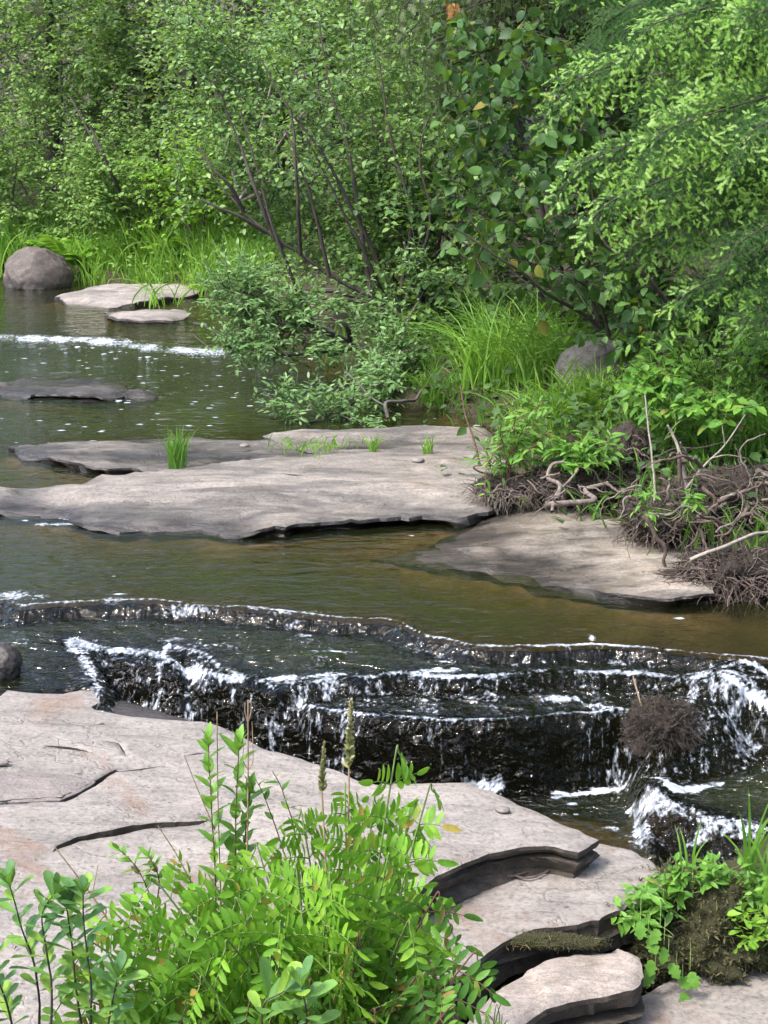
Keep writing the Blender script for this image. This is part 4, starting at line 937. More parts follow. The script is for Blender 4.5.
def hemlock(name, label, tx, tyd, boughs, seed, tipfrac, tl=.055, wscale=1.0):
    b_ = on_ground(tx, tyd, -.1); root = empty(name, b_, label, 'tree', 'hemlocks on the right bank'); gn, gt, gw = Geo(), Geo(), Geo()
    gw.tube(spline([b_, b_ + [.05, 0, 2.5], b_ + [0, .1, 6.5]], 8), .11, .03, 8)
    for (px, py, y, w_, *tf) in boughs:
        tp = PY(px, py, y); z0 = tp[2] + .18 + .10 * rng.random(); s = np.array([b_[0], b_[1], z0]); m_ = (s + tp) / 2 + [0, 0, .14 + .1 * rng.random()]
        bough(gn, gt, gw, [s, m_, tp * .85 + m_ * .15 + [0, 0, .06], tp], w_ * wscale, T_TWIG, tl, .023, .015, droop=.35, tipfrac=tipfrac * (tf[0] if tf else 1), side_slope=.2, tipl=.5, plane=unit([.15, -.75, .65] + rng.normal(size=3) * .15), r0=.0045)
    for k in range(16):                     # the rest of the crown, above and behind the picture
        z = b_[2] + 2.6 + k * .24; a = k * 2.4; l = 1.5 * (1 - k / 18) + .2; o = np.array([math.cos(a), math.sin(a), 0]); s = np.array([b_[0], b_[1], z])
        bough(gn, None, gw, [s, s + o * l * .5 + [0, 0, .08], s + o * l + [0, 0, -.15]], .38, T_COARSE, .13, .08, .055, droop=.4)
    gw.build('trunk', M['darkbark'], root); gn.build('crown', M['hemlock'], root); gt.build('new_growth', M['hemtip'], root)
    return root
hemlock('hemlock_tree', 'hemlock with bright lime new tips reaching in from the right', 2.75, 7.0, [(556, 100, 6.5, .40), (640, 42, 6.5, .40), (566, 182, 6.4, .34), (596, 220, 6.3, .38), (676, 310, 6.3, .34, .6), (650, 150, 6.2, .45), (735, 40, 6.2, .42), (728, 262, 6.2, .40, .15), (742, 150, 6.0, .4, .35), (700, 12, 6.6, .42, .6), (760, 335, 6.3, .36, .15), (700, 215, 6.4, .4, .25), (625, 262, 6.5, .34), (690, 100, 6.6, .4)], 61, 1.3, wscale=.95, tl=.058)
hemlock('hemlock_tree', 'shaded dark hemlock behind the bright tipped one', 3.1, 8.6, [(600, 30, 8.2, .5), (570, 60, 8.4, .5), (640, 120, 8.2, .5), (650, 10, 8.3, .5), (560, 10, 8.6, .5), (620, 190, 8.3, .45), (690, 250, 8.0, .5), (740, 330, 7.8, .45), (700, 150, 8.0, .5), (690, 60, 8.0, .5), (660, 330, 8.0, .4), (600, -30, 8.4, .5)], 62, .05, tl=.07)
# cedar hanging in at the top
cb = on_ground(1.6, 10.2, -.1); cr = empty('cedar_tree', cb, 'olive cedar with hanging sprays at the top of the picture', 'tree'); gn, gw = Geo(), Geo()
gw.tube(spline([cb, cb + [-.05, 0, 2.2], cb + [0, 0, 6.]], 8), .11, .03, 8)
for px, py, y, w_ in [(425, 85, 9.0, .30), (400, 45, 9.0, .32), (445, 60, 9.1, .3), (375, 28, 9.1, .3), (350, 15, 9.2, .3), (470, 30, 9.2, .3), (500, 20, 9.2, .35), (420, 10, 8.9, .35), (440, 110, 9.2, .2), (385, -10, 9.0, .35), (540, 10, 9.3, .35), (460, -10, 9.1, .35), (330, -20, 9.2, .3), (410, 65, 9.2, .28), (390, 5, 9.3, .3)]:
    t_ = PY(px, py, y); s = np.array([cb[0], cb[1], t_[2] + .55])
    bough(gn, None, gw, [s, (s + t_) / 2 + [0, 0, .16], t_ + [.06, .05, .25], t_], w_, T_CED, .085, .05, .045, droop=1.5, side_slope=.9, r0=.012, flat=.6)
for k in range(14):
    z = cb[2] + 3.2 + k * .22; a = k * 2.4; l = 1.3 * (1 - k / 17) + .2; o = np.array([math.cos(a), math.sin(a), 0]); s = np.array([cb[0], cb[1], z])
    bough(gn, None, gw, [s, s + o * l * .5 + [0, 0, .1], s + o * l + [0, 0, -.3]], .4, T_CED, .12, .09, .07, droop=1.0)
gw.build('trunk', M['darkbark'], cr); gn.build('crown', M['cedar'], cr)
gd = Geo(); q = PY(452, 4, 8.85)
gd.place(T_CED, q + rng.normal(size=(16, 3)) * [.022, .02, .01], unit(rnd_dir(16) * .6 - UP), rnd_dir(16), .06)
gd.build('dead_spray', M['deadleaf'], cr)['label'] = 'orange dead spray at the top of the cedar'
#PART4
# ------------------------------------------------------------------ shaded understory that closes the right bank
UG = 'shaded shrubs in the dark of the right bank'
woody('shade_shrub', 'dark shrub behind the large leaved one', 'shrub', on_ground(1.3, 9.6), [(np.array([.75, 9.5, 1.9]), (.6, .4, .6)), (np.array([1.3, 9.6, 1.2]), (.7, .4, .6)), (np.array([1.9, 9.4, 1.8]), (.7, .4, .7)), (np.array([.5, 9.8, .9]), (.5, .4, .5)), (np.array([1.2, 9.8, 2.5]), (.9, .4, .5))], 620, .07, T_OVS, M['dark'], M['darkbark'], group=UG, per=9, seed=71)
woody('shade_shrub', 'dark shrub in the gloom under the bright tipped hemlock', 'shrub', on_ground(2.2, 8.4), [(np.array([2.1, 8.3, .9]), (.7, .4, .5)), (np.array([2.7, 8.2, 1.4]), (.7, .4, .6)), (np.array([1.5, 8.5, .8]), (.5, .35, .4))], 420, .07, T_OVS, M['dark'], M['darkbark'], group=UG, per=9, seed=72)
woody('shade_shrub', 'dark shrub filling the gap below the cedar sprays', 'shrub', on_ground(.3, 11.6), [(np.array([.2, 11.6, 1.4]), (.6, .4, .6)), (np.array([-.3, 12., 2.0]), (.7, .5, .6)), (np.array([.7, 11.4, 2.1]), (.6, .4, .6)), (np.array([.6, 11.2, .9]), (.5, .4, .5))], 520, .06, T_OVS, M['alder'], M['darkbark'], group=UG, per=9, seed=73)

# ------------------------------------------------------------------ grass, ferns and cover on the banks
def land_points(n, x0, x1, y0, y1, lo=.02, hi=9):
    o = []
    while len(o) < n:
        x = rng.uniform(x0, x1, 400); y = rng.uniform(y0, y1, 400); d = -poly_sd(xyz(x, y), WPOLY)
        k = (d > lo) & (d < hi); z = ground_z(x[k], y[k]); o += list(np.stack([x[k], y[k], z], -1))
    return np.array(o[:n])
P_ = land_points(700, -5.4, -1.1, 13.6, 17.2, .0, 2.4)
g_ = Geo()
for k in range(0, 700, 1): blades(g_, P_[k], 11, .26 + .3 * float(abs(vnoise(P_[k] * 1.3, 5))), .011, .5, .07)
tag(g_.build('grass', M['grass'], origin=P_[0]), 'bright grass along the far bank', 'grass', kind='stuff')
P_ = land_points(420, -.6, 3.0, 5.6, 11.0, -.02, 1.6); g_ = Geo()
for k in range(420): blades(g_, P_[k], 9, .16 + .2 * float(abs(vnoise(P_[k] * 1.7, 6))), .008, .6, .07)
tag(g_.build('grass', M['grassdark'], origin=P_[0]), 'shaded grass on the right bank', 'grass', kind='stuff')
def cover(name, label, P, L_, tpl, mat, per=10, r=.12, up=.8, h=.12):
    n = len(P) * per; b_ = np.repeat(P, per, 0) + np.stack([rng.normal(size=n) * r, rng.normal(size=n) * r, rng.random(n) * h + .01], -1)
    a = rng.random(n) * 6.283; d = unit(np.stack([np.cos(a), np.sin(a), rng.normal(size=n) * .4], -1))
    g_ = Geo(); g_.place(tpl, b_, d, unit(UP * up + rnd_dir(n) * .6), L_ * (.6 + .8 * rng.random(n)))
    return tag(g_.build(name, mat, origin=P[0]), label, 'undergrowth', kind='stuff')
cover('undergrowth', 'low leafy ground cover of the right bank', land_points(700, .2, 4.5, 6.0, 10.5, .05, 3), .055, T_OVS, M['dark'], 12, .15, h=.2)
cover('undergrowth', 'low leafy ground cover of the far bank', land_points(500, -6.5, .5, 10.5, 18, .1, 4), .06, T_OVS, M['alder_far'], 12, .16, h=.28)
cover('leaf_litter', 'dead brown leaves under the right bank shrubs', land_points(500, .2, 3.5, 5.4, 9.5, .0, 2.5), .04, T_OVS, M['soil'], 5, .15, h=.02)

cover('undergrowth', 'leafy cover on the slope behind the far shrubs', land_points(800, -10, 2, 16.5, 26, .5, 30), .08, T_OVS, M['alder_far'], 12, .22, h=.5)
FG = 'ferns on the far bank'
for px, py, y, n, Lf, w_, lab in [(72, 268, 15.2, 13, .62, .16, 'yellow green fern standing behind the boulder'), (150, 262, 15.4, 11, .6, .16, 'fern in front of the dark forked stems'), (112, 275, 15.2, 8, .42, .12, 'small fern between the boulder and the tilted slab'), (20, 250, 15.8, 9, .6, .15, 'fern above the boulder at the left edge'), (190, 262, 14.9, 10, .55, .15, 'fern half hidden in the grass beside the alder')]:
    c = PY(px, py, y); c[2] = max(gz1(c[0], c[1]), c[2] - .1); fern_clump('fern', lab, c, n, Lf, w_, M['fern'], FG)
GG = 'grass tufts on the banks'
def T(label, px, py, y, n, h, w_, mat, lean=.5, spread=.05, wide=None, bias=(0, 0)):
    c = PY(px, py, y); c[2] = max(min(c[2], gz1(c[0], c[1]) + .25), gz1(c[0], c[1]) - .02)
    g_ = Geo(); bs = [c] if wide is None else c + np.stack([rng.normal(size=20) * wide, rng.normal(size=20) * wide * .5, np.zeros(20)], -1)
    blades(g_, bs, n, h, w_, lean, spread, bias=bias); return tag(g_.build('grass_tuft', M[mat], origin=c), label, 'grass tuft', GG)
T('tall arching bright grass tuft right of centre on the bank', 500, 388, 8.8, 260, .66, .009, 'grass', .75, .07, .10)
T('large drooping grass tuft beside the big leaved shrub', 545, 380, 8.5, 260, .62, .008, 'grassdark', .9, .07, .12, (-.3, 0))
T('pale green grass tuft in front of the grey boulder', 590, 420, 7.7, 230, .40, .007, 'grass', .6, .07, .12)
T('shorter grass tuft leaning over the soil left of the roots', 545, 430, 7.6, 140, .36, .007, 'grass', .7, .05, .08)
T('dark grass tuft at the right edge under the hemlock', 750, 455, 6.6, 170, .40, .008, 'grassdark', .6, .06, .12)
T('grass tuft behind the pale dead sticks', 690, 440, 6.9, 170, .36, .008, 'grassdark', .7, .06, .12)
T('thin grass tuft by the water below the arching tuft', 440, 405, 8.9, 130, .34, .007, 'grassdark', .7, .05, .1)
T('tall bright grass tuft on the far bank above the tilted slab', 150, 283, 15.0, 150, .65, .012, 'grass', .5, .08, .2)
T('bright grass tuft at the end of the tilted slab', 205, 290, 14.6, 170, .62, .012, 'grass', .5, .08, .2)
T('bright grass tuft right of the boulder', 110, 283, 15.0, 120, .42, .011, 'grass', .6, .07, .15)
T('bright grass clump rising at the left edge behind the boulder', 8, 275, 15.4, 170, .7, .012, 'grass', .5, .08, .25)
MG = 'small grass tufts on the midstream rocks'
grass_tuft('grass_tuft', 'dark green grass tuft standing alone on the midstream slab', 177, 468, .045, 75, .24, .006, M['grassdark'], .35, .022, group=MG)
grass_tuft('grass_tuft', 'thin yellowish grass tuft on the slab under the willow', 318, 452, .05, 60, .12, .005, M['grass'], .9, .04, group=MG, wide=.1)
grass_tuft('grass_tuft', 'tiny green grass tuft in the slab crack near the bank', 428, 455, .05, 30, .13, .005, M['grass'], .4, .012, group=MG)
grass_tuft('grass_tuft', 'small bent grass tuft on the slab below the willow', 374, 453, .05, 30, .13, .005, M['grass'], .5, .012, group=MG)
grass_tuft('grass_tuft', 'bleached reeds bent over the black edged slab', 160, 306, .10, 24, .42, .012, M['grass'], 1.1, .12, group='reeds at the far bank', cat='reeds')

# ------------------------------------------------------------------ roots, soil clods, dead wood on the right bank
def clod(name, label, c, size, n_root, seed, mat='soil', rl=.16, rmat='redroot', rr=1.0, rough=1.0, fuzz=0, fmat='mossleaf', fl=.010):
    root = empty(name, c, label, 'root clump')
    import bmesh
    bm = bmesh.new(); bmesh.ops.create_icosphere(bm, subdivisions=5, radius=1)
    V = np.array([v.co for v in bm.verts]); Fc = np.array([[v.index for v in f.verts] for f in bm.faces]); bm.free()
    r = 1 + rough * (.30 * fbm(V * 1.8 + seed, 4, seed) + .20 * fbm(V * 7 + seed, 3, seed + 4))
    g_ = Geo(); g_.add(V * r[:, None] * np.array(size) + c, Fc); g_.build('soil', M[mat], root)
    if fuzz:
        gz_ = Geo(); SV = V * r[:, None] * np.array(size) + c; k = rng.integers(0, len(SV), fuzz); nn = unit(V[k] * .7 + rnd_dir(fuzz) * 1.0)
        gz_.place(T_DIAM, SV[k] + rnd_dir(fuzz) * .003 - nn * .002, nn, rnd_dir(fuzz), fl * (.4 + rng.random(fuzz)), wid=.45); gz_.build('moss_cover', M[fmat], root)['kind'] = 'stuff'
    gr = Geo()
    for k in range(n_root):
        d = rnd_dir(1)[0]; d[1] = -abs(d[1]); d[2] = d[2] * .9
        p = c + d * np.array(size) * 1.02; pts = [p - d * .01]; v = unit(d * .6 + rnd_dir(1)[0] * .8 + np.array([0, -.2, -.1]))
        for q in range(7): v = unit(v + rnd_dir(1)[0] * .45 + np.array([0, 0, -.13])); pts.append(pts[-1] + v * rl * (.4 + .9 * rng.random()) / 7)
        gr.tube(spline(pts, 14), (.0018 + .002 * rng.random()) * rr, .0006 * rr, 4, mat=int(rng.random() < .3 * rr))
    gr.build('root_fringe', [M[rmat], M['root']], root)['kind'] = 'stuff'
    return root
clod('root_clod', 'dark hairy clod of soil and rootlets overhanging the water at right', PY(735, 578, 5.45) , (.24, .16, .105), 620, 4, rl=.15, fuzz=4000, fmat='debris', fl=.02, rough=1.4)
clod('root_clod', 'brown soil mound below the pale dead sticks', PY(672, 520, 5.95), (.20, .16, .10), 260, 6, rl=.15, fuzz=4000, fmat='debris', fl=.02, rough=1.4)
clod('root_clod', 'crumbling soil knob with roots behind the flat root', PY(628, 452, 6.6), (.10, .10, .12), 110, 7, rl=.1)
clod('root_clod', 'clump with pale hanging roots at the end of the midstream slab', PY(505, 488, 6.55), (.15, .12, .07), 260, 9, rl=.13, rmat='root')
clod('root_clod', 'low soil bank matted with roots above the damp slab', PY(585, 482, 6.5), (.26, .16, .075), 240, 10, rl=.16, fuzz=4000, fmat='debris', fl=.02, rough=1.4)
clod('root_clod', 'long low soil bank with roots at the right edge', PY(745, 500, 6.1), (.34, .2, .13), 380, 14, rl=.2, fuzz=4000, fmat='debris', fl=.02, rough=1.4)
clod('root_clod', 'black clump of moss and twigs caught on the waterfall', PY(664, 728, 4.46), (.11, .09, .085), 420, 5, mat='soil', rl=.07, rmat='darkbark', rr=.45, rough=1.7, fuzz=8000, fmat='debris', fl=.012)

for px, py, sx, lab, sd in [(450, 884, .09, 'dark dirt packed under the left end of the broad slab lip', 41), (525, 871, .08, 'dark dirt packed under the tip of the broad slab lip', 43)]:
    clod('dirt_patch', lab, PP(px, py, PL2) + [0, .03, .0], (sx, .04, .022), 40, sd, rl=.06, rr=.5, fuzz=2500, fmat='debris', fl=.010, rough=1.6)
rt = empty('root_tangle', PY(660, 490, 6.2), 'tangle of pale twisting exposed roots on the eroded bank', 'roots')
def wander(px, py, y, ang, ln, r, wob=.62, n=9, down=.03):
    p = PY(px, py, y); v = np.array([math.cos(ang), -.25 * rng.random(), math.sin(ang)]); pts = [p]
    for k in range(n):
        v = unit(v + rnd_dir(1)[0] * wob * np.array([1, .5, .8]) + np.array([0, -.03, -down])); pts.append(pts[-1] + v * ln / n)
    return spline(pts, 24)
RL = []
for k in range(52): RL.append((rng.uniform(640, 775), rng.uniform(455, 535), 0, .10 + .22 * rng.random() ** 1.5, .002 + .009 * rng.random() ** 2))
for k in range(20): RL.append((rng.uniform(500, 650), rng.uniform(478, 502), 0, .08 + .16 * rng.random(), .0025 + .006 * rng.random() ** 2))
for i, (px, py, _, ln, r) in enumerate(RL):
    y = np.interp(py, [450, 480, 500, 540], [6.2, 6.0, 5.85, 5.5]) - .08 - .1 * (px > 640)
    g_ = Geo(); a = rng.choice([math.pi, 0]) + rng.normal() * .45
    g_.tube(wander(px, py, y, a, ln, r), r, r * .45, 6); g_.build('root', M['root' if rng.random() < .55 else 'redroot'], rt)
for pts, r in [([(556, 500), (560, 485), (548, 478), (552, 465), (563, 462)], .011), ([(545, 505), (570, 503), (595, 500), (585, 490), (605, 484)], .014), ([(552, 512), (556, 495), (570, 480), (578, 470)], .008), ([(690, 480), (705, 500), (730, 492), (760, 496), (790, 490)], .014), ([(650, 508), (680, 505), (710, 510), (735, 500), (755, 505)], .013), ([(700, 470), (698, 486), (712, 492), (728, 478), (750, 482)], .009), ([(740, 520), (748, 505), (742, 492), (760, 480)], .008)]:
    g_ = Geo(); q = [PY(a, b_, np.interp(b_, [450, 480, 500, 540], [6.2, 6.1, 5.95, 5.6])) for a, b_ in pts]; g_.tube(spline(q, 24), r, r * .6, 7); g_.build('root', M['root'], rt)
def stick(name, label, pts, r0, r1, mat, group=None, cat='stick', side=()):
    q = [PY(*p) for p in pts]; g_ = Geo(); p = spline(q, 20); p = p + fbm(p * 9, 3, 3)[:, None] * r0 * 1.2
    g_.tube(p, r0, r1, 6)
    for s in side: g_.tube(spline([PY(*a) for a in s], 10), r0 * .55, r1 * .6, 5)
    return tag(g_.build(name, M[mat], origin=q[0]), label, cat, group)
DG = 'dead sticks among the roots'
stick('dead_stick', 'pale upright stick in the roots, left of the tallest one', [(652, 520, 5.85), (655, 480, 5.9), (649, 430, 6.0), (645, 395, 6.05)], .006, .003, 'deadwood', DG)
stick('dead_stick', 'tall pale stick leaning from the soil mound', [(688, 505, 5.9), (684, 470, 5.95), (674, 436, 6.0), (668, 425, 6.0)], .010, .005, 'deadwood', DG)
stick('dead_stick', 'grey forked stick slanting right above the roots', [(685, 490, 5.9), (705, 465, 5.9), (725, 445, 5.95), (745, 415, 6.0)], .006, .002, 'deadwood', DG, side=[[(712, 458, 5.9), (728, 455, 5.9), (745, 458, 5.9)], [(725, 445, 5.95), (722, 425, 5.95)]])
stick('dead_stick', 'long pale stick lying over the hairy clod', [(690, 560, 5.2), (720, 548, 5.22), (750, 536, 5.3), (785, 528, 5.4)], .008, .006, 'deadwood', DG)
stick('dead_stick', 'thin dark stick crossing behind the pale sticks', [(640, 470, 6.2), (670, 450, 6.2), (700, 447, 6.2), (735, 440, 6.2)], .004, .002, 'darkbark', DG)
stick('dead_stick', 'short reddish stick standing between two pale ones', [(680, 480, 5.9), (680, 462, 5.9), (679, 452, 5.9)], .010, .009, 'redroot', DG)
stick('fallen_branch', 'thin bent branch lying on the edge of the damp slab', [(515, 575, 5.72), (545, 585, 5.62), (570, 588, 5.58), (592, 582, 5.6), (612, 570, 5.65), (614, 562, 5.7)], .006, .004, 'darkbark', side=[[(592, 582, 5.6), (615, 577, 5.65), (645, 572, 5.7)], [(545, 585, 5.62), (525, 570, 5.72), (500, 569, 5.8)]])
stick('fallen_branch', 'dark branch dipping into the stream beside the small rapids', [(195, 322, 11.4), (212, 330, 11.2), (228, 342, 11.0), (245, 352, 10.8)], .013, .007, 'darkbark', side=[[(192, 334, 11.2), (210, 348, 10.9), (222, 352, 10.8)]])
stick('driftwood', 'pale driftwood limb lying under the willow at the water edge', [(388, 418, 8.4), (384, 405, 8.45), (400, 402, 8.5), (415, 400, 8.6), (424, 388, 8.8), (440, 385, 9.0)], .012, .008, 'bark', side=[[(384, 405, 8.45), (372, 398, 8.5), (355, 380, 8.6), (345, 372, 8.7)]])
stick('driftwood', 'dark log end lying under the willow above the driftwood', [(330, 352, 9.9), (360, 346, 9.8), (390, 350, 9.7), (425, 348, 9.6)], .022, .018, 'bark')
stick('dead_stick', 'pale twig standing in the black clump on the waterfall', [(642, 712, 4.45), (638, 695, 4.47), (633, 676, 4.5)], .003, .002, 'drystem')

woody('leafy_shrub', 'young narrow leaved shrub on the clump at the slab end', 'shrub', PY(510, 478, 6.5), PB([(510, 445, 6.5, 22, 26, .12), (490, 462, 6.45, 18, 14, .1), (528, 425, 6.6, 18, 26, .12), (535, 458, 6.5, 18, 16, .1)]), 50, .052, T_LANC, M['herb'], M['redstem'], per=8, seed=81, twig=.10, droop=.2, r0=.006)
woody('leafy_herb', 'bright whorled herb in front of the grass tufts', 'herb', PY(575, 478, 6.45), PB([(572, 450, 6.4, 20, 14, .1), (596, 444, 6.4, 18, 12, .1), (585, 462, 6.35, 22, 9, .1)]), 32, .066, T_LANC, M['herb'], M['greenstem'], per=7, seed=82, twig=.06, droop=.15, r0=.005, wid=1.1)
woody('leafy_herb', 'pale yellow green leaves above the dead sticks', 'herb', PY(665, 440, 6.5), PB([(670, 398, 6.5, 30, 20, .12), (650, 385, 6.6, 22, 20, .12), (720, 408, 6.4, 35, 18, .12)]), 70, .055, T_OVS, M['herb'], M['greenstem'], per=6, seed=83, twig=.08, r0=.005)
woody('leafy_herb', 'small herb sprouting among the pale roots', 'herb', PY(655, 515, 5.7), PB([(648, 505, 5.65, 14, 16, .05), (690, 500, 5.65, 10, 14, .05)]), 14, .05, T_LANC, M['herb'], M['greenstem'], per=5, seed=84, twig=.05, r0=.003)
stick('sapling', 'bare red sapling leaning at the edge of the midstream slab', [(480, 466, 6.6), (474, 440, 6.65), (466, 415, 6.7), (460, 385, 6.75)], .006, .003, 'redstem', cat='sapling')
#PART5
# ------------------------------------------------------------------ foreground plants
def pinna(g_, base, d, nrm, L_, lw, curl=.25, mat=0):
    """one leaflet row: a midrib with opposite oblong leaflets and one at the tip"""
    n = max(3, int(L_ / (lw * .52))); t = np.linspace(0, 1, n + 2)
    side = np.cross(d, nrm)
    p = base + d * (L_ * t)[:, None] - UP * (curl * L_ * t ** 2)[:, None]
    g_[1].tube(p, .0016, .0007, 4, cap=False, mat=1)
    tg = unit(np.gradient(p, axis=0)); q = p[1:-1]; tq = tg[1:-1]; k = len(q)
    sz = lw * (1 - .35 * (t[1:-1] - .35) ** 2 / .2) * (.9 + .2 * rng.random(k)); sz = np.maximum(sz, lw * .5)
    for s in (-1, 1):
        dd = unit(side * s + tq * .45 + rnd_dir(k) * .12 - UP * .12); nn = unit(nrm + rnd_dir(k) * .22 + side * s * .15)
        kp = rng.random(k) > .07
        if kp.any(): g_[0].append((q[kp], dd[kp], nn[kp], sz[kp]))
    g_[0].append((p[-1:], unit(tg[-1:] + rnd_dir(1) * .1), nrm[None], np.array([lw * 1.05])))

def royal_frond(root, pts, npin, plen, lw, mats, start=.35, face=(0, -.55, .8), label=None):
    p = spline(pts, 24); gr, gl = Geo(), []
    gr.tube(p, .0035, .0012, 5, cap=False, mat=1)
    seg = np.linalg.norm(np.diff(p, axis=0), axis=1); cum = np.concatenate([[0], np.cumsum(seg)]) / seg.sum()
    nrm0 = unit(np.array(face) + rng.normal(size=3) * .25)
    for i in range(npin):
        t = start + (.97 - start) * i / npin
        j = min(np.searchsorted(cum, t, 'right') - 1, len(p) - 2); f = (t - cum[j]) / (cum[j + 1] - cum[j])
        q = p[j] * (1 - f) + p[j + 1] * f; d = unit(p[j + 1] - p[j]); nr = unit(nrm0 - (nrm0 @ d) * d); sd = np.cross(d, nr)
        ln = plen * (math.sin(math.pi * min(1, .28 + .62 * i / npin)) ** .8) * (.85 + .3 * rng.random())
        for s in (-1, 1):
            pd = unit(sd * s + d * .55 + rnd_dir(1)[0] * .1); pinna((gl, gr), q, pd, unit(nr + rnd_dir(1)[0] * .18), ln, lw)
    j = len(p) - 1; d = unit(p[-1] - p[-2]); pinna((gl, gr), p[-1], d, unit(nrm0 - (nrm0 @ d) * d), plen * .45, lw)
    flush(gr, gl, T_OBL, mat=0)
    o = gr.build('frond', mats, root)
    if label: o['label'] = label
    return o

fb = np.array([-.12, 2.72, -.30]); fern = empty('royal_fern', fb, 'bright lime royal fern with rows of oblong leaflets in the foreground', 'fern')
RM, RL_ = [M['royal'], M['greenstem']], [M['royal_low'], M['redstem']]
# tip px, py, distance, bow sideways px, pinna pairs, pinna length, leaflet length
FR = [(398, 752, 2.80, 10, 7, .10, .040, 0), (432, 790, 2.86, 20, 6, .08, .040, 0), (345, 790, 2.86, -5, 8, .12, .036, 0), (300, 815, 2.90, -10, 8, .13, .036, 0), (255, 850, 2.84, -15, 8, .15, .036, 0),
      (330, 880, 2.62, 20, 7, .16, .036, 0), (205, 880, 2.72, -15, 7, .16, .038, 0), (150, 885, 2.70, -20, 7, .16, .038, 0), (105, 915, 2.66, -25, 7, .15, .038, 0), (390, 860, 2.70, 15, 8, .14, .036, 0),
      (440, 900, 2.66, 25, 7, .14, .040, 1), (478, 960, 2.60, 30, 6, .12, .040, 1), (280, 930, 2.58, 5, 7, .15, .036, 0), (360, 940, 2.58, 10, 7, .15, .036, 1), (225, 950, 2.56, -10, 7, .15, .036, 0), (170, 955, 2.56, -15, 7, .14, .036, 0),
      (420, 985, 2.56, 15, 6, .13, .036, 1), (310, 990, 2.52, 5, 6, .13, .034, 1), (250, 1000, 2.50, -5, 6, .13, .034, 1), (120, 975, 2.55, -20, 6, .13, .036, 0), (355, 835, 2.92, 5, 7, .12, .034, 1), (185, 1010, 2.50, -10, 6, .12, .034, 1), (455, 1015, 2.52, 15, 6, .11, .036, 1), (375, 1020, 2.48, 8, 6, .12, .034, 1),
      (85, 950, 2.62, -25, 7, .14, .040, 0), (135, 1000, 2.52, -20, 6, .14, .040, 0), (60, 1005, 2.56, -20, 6, .13, .040, 0), (235, 905, 2.64, -10, 7, .16, .040, 0), (295, 870, 2.70, 0, 8, .15, .040, 0), (200, 985, 2.5, -8, 6, .14, .038, 0), (330, 965, 2.52, 5, 6, .14, .040, 0), (410, 930, 2.6, 12, 7, .14, .040, 0), (270, 965, 2.5, 0, 6, .14, .040, 0), (180, 915, 2.66, -14, 7, .15, .040, 0), (375, 800, 2.86, 5, 7, .11, .040, 0), (420, 830, 2.8, 14, 6, .10, .040, 0)]
for (px, py, y, bow, npn, pl_, lw, low) in FR:
    tip = PY(px, py, y); b_ = fb + np.array([(px - 290) / F * .9, rng.uniform(-.12, .12), -.05])
    m_ = b_ * .5 + tip * .5 + np.array([-bow * .0012, 0, .06]); 
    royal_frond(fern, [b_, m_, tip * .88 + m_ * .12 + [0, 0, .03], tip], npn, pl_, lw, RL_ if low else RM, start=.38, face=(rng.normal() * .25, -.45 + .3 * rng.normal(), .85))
for px, y0, y1, y, r, lab in [(351, 700, 768, 2.86, .008, 'tall grey green spore spike'), (324, 742, 792, 2.88, .005, 'short spore spike')]:
    st_ = Geo(); tip = PY(px, y0, y); bot = PY(px - 2, y1, y); b_ = fb + np.array([(px - 290) / F, .05, 0])
    st_.tube(spline([b_, (b_ + bot) / 2 + [0, 0, .02], bot, tip], 20), .003, .0015, 5)
    o = st_.build('frond', M['drystem'], fern); o['label'] = lab
    k = 170; t = rng.random(k); c = bot + (tip - bot) * t[:, None]; d = unit(rnd_dir(k) * [1, 1, .4] + [0, 0, .9]); sp2 = Geo()
    sp2.place(T_OBL, c, d, rnd_dir(k), .018 * (1.15 - .75 * t) * (r / .0115) ** .5 * 1.15, wid=1.1)
    q = sp2.build('spore_head', M['spike'], None); q.parent = o; 
    q.parent = o; q.location = -np.array(fern.location); q.matrix_parent_inverse.identity()

def leaf_stems(name, label, cat, base_off, stems, tpl, lL, mats, r=.003, n=14, top=7, group=None, start=.35, spread=.9, up=.45, split=None, wid=None, ud=.55):
    """stems given as pixel polylines (px, py, distance); leaves spiral up each stem and crowd at its tip"""
    pts0 = PY(*stems[0][0]); root = empty(name, pts0, label, cat, group)
    for s in stems:
        p = spline([PY(*a) for a in s], 20); p = p + fbm(p * 12, 2, 5)[:, None] * .004; gs = Geo(); gs.tube(p, r, r * .4, 5)
        o = gs.build('stem', mats[1], root)
        gl = []; gf = Geo()
        for k in range(n + top):
            t = start + (1 - start) * k / n if k < n else 1 - .05 * (k - n) / top
            x = t * (len(p) - 1); i = min(int(x), len(p) - 2); q = p[i] + (p[i + 1] - p[i]) * (x - i); d = unit(p[i + 1] - p[i]); a = k * 2.4 + rng.normal() * .3
            rad = np.array([math.cos(a), math.sin(a), 0]); rad = unit(rad - (rad @ d) * d)
            w_ = spread if k < n else spread * .55
            dr = unit(d * ud * (1 if k < n else 1.6) + rad * w_); nr = unit(d * 1.0 - rad * .4 + UP * up + rnd_dir(1)[0] * .25)
            gl.append((q[None], dr[None], nr[None], np.array([lL * (.7 + .5 * rng.random()) * (1 if k < n else .8)])))
        flush(gf, gl, tpl, wid=wid); f = gf.build('foliage', mats[0], root)
    return root
GM = (M['gale'], M['darkbark'])
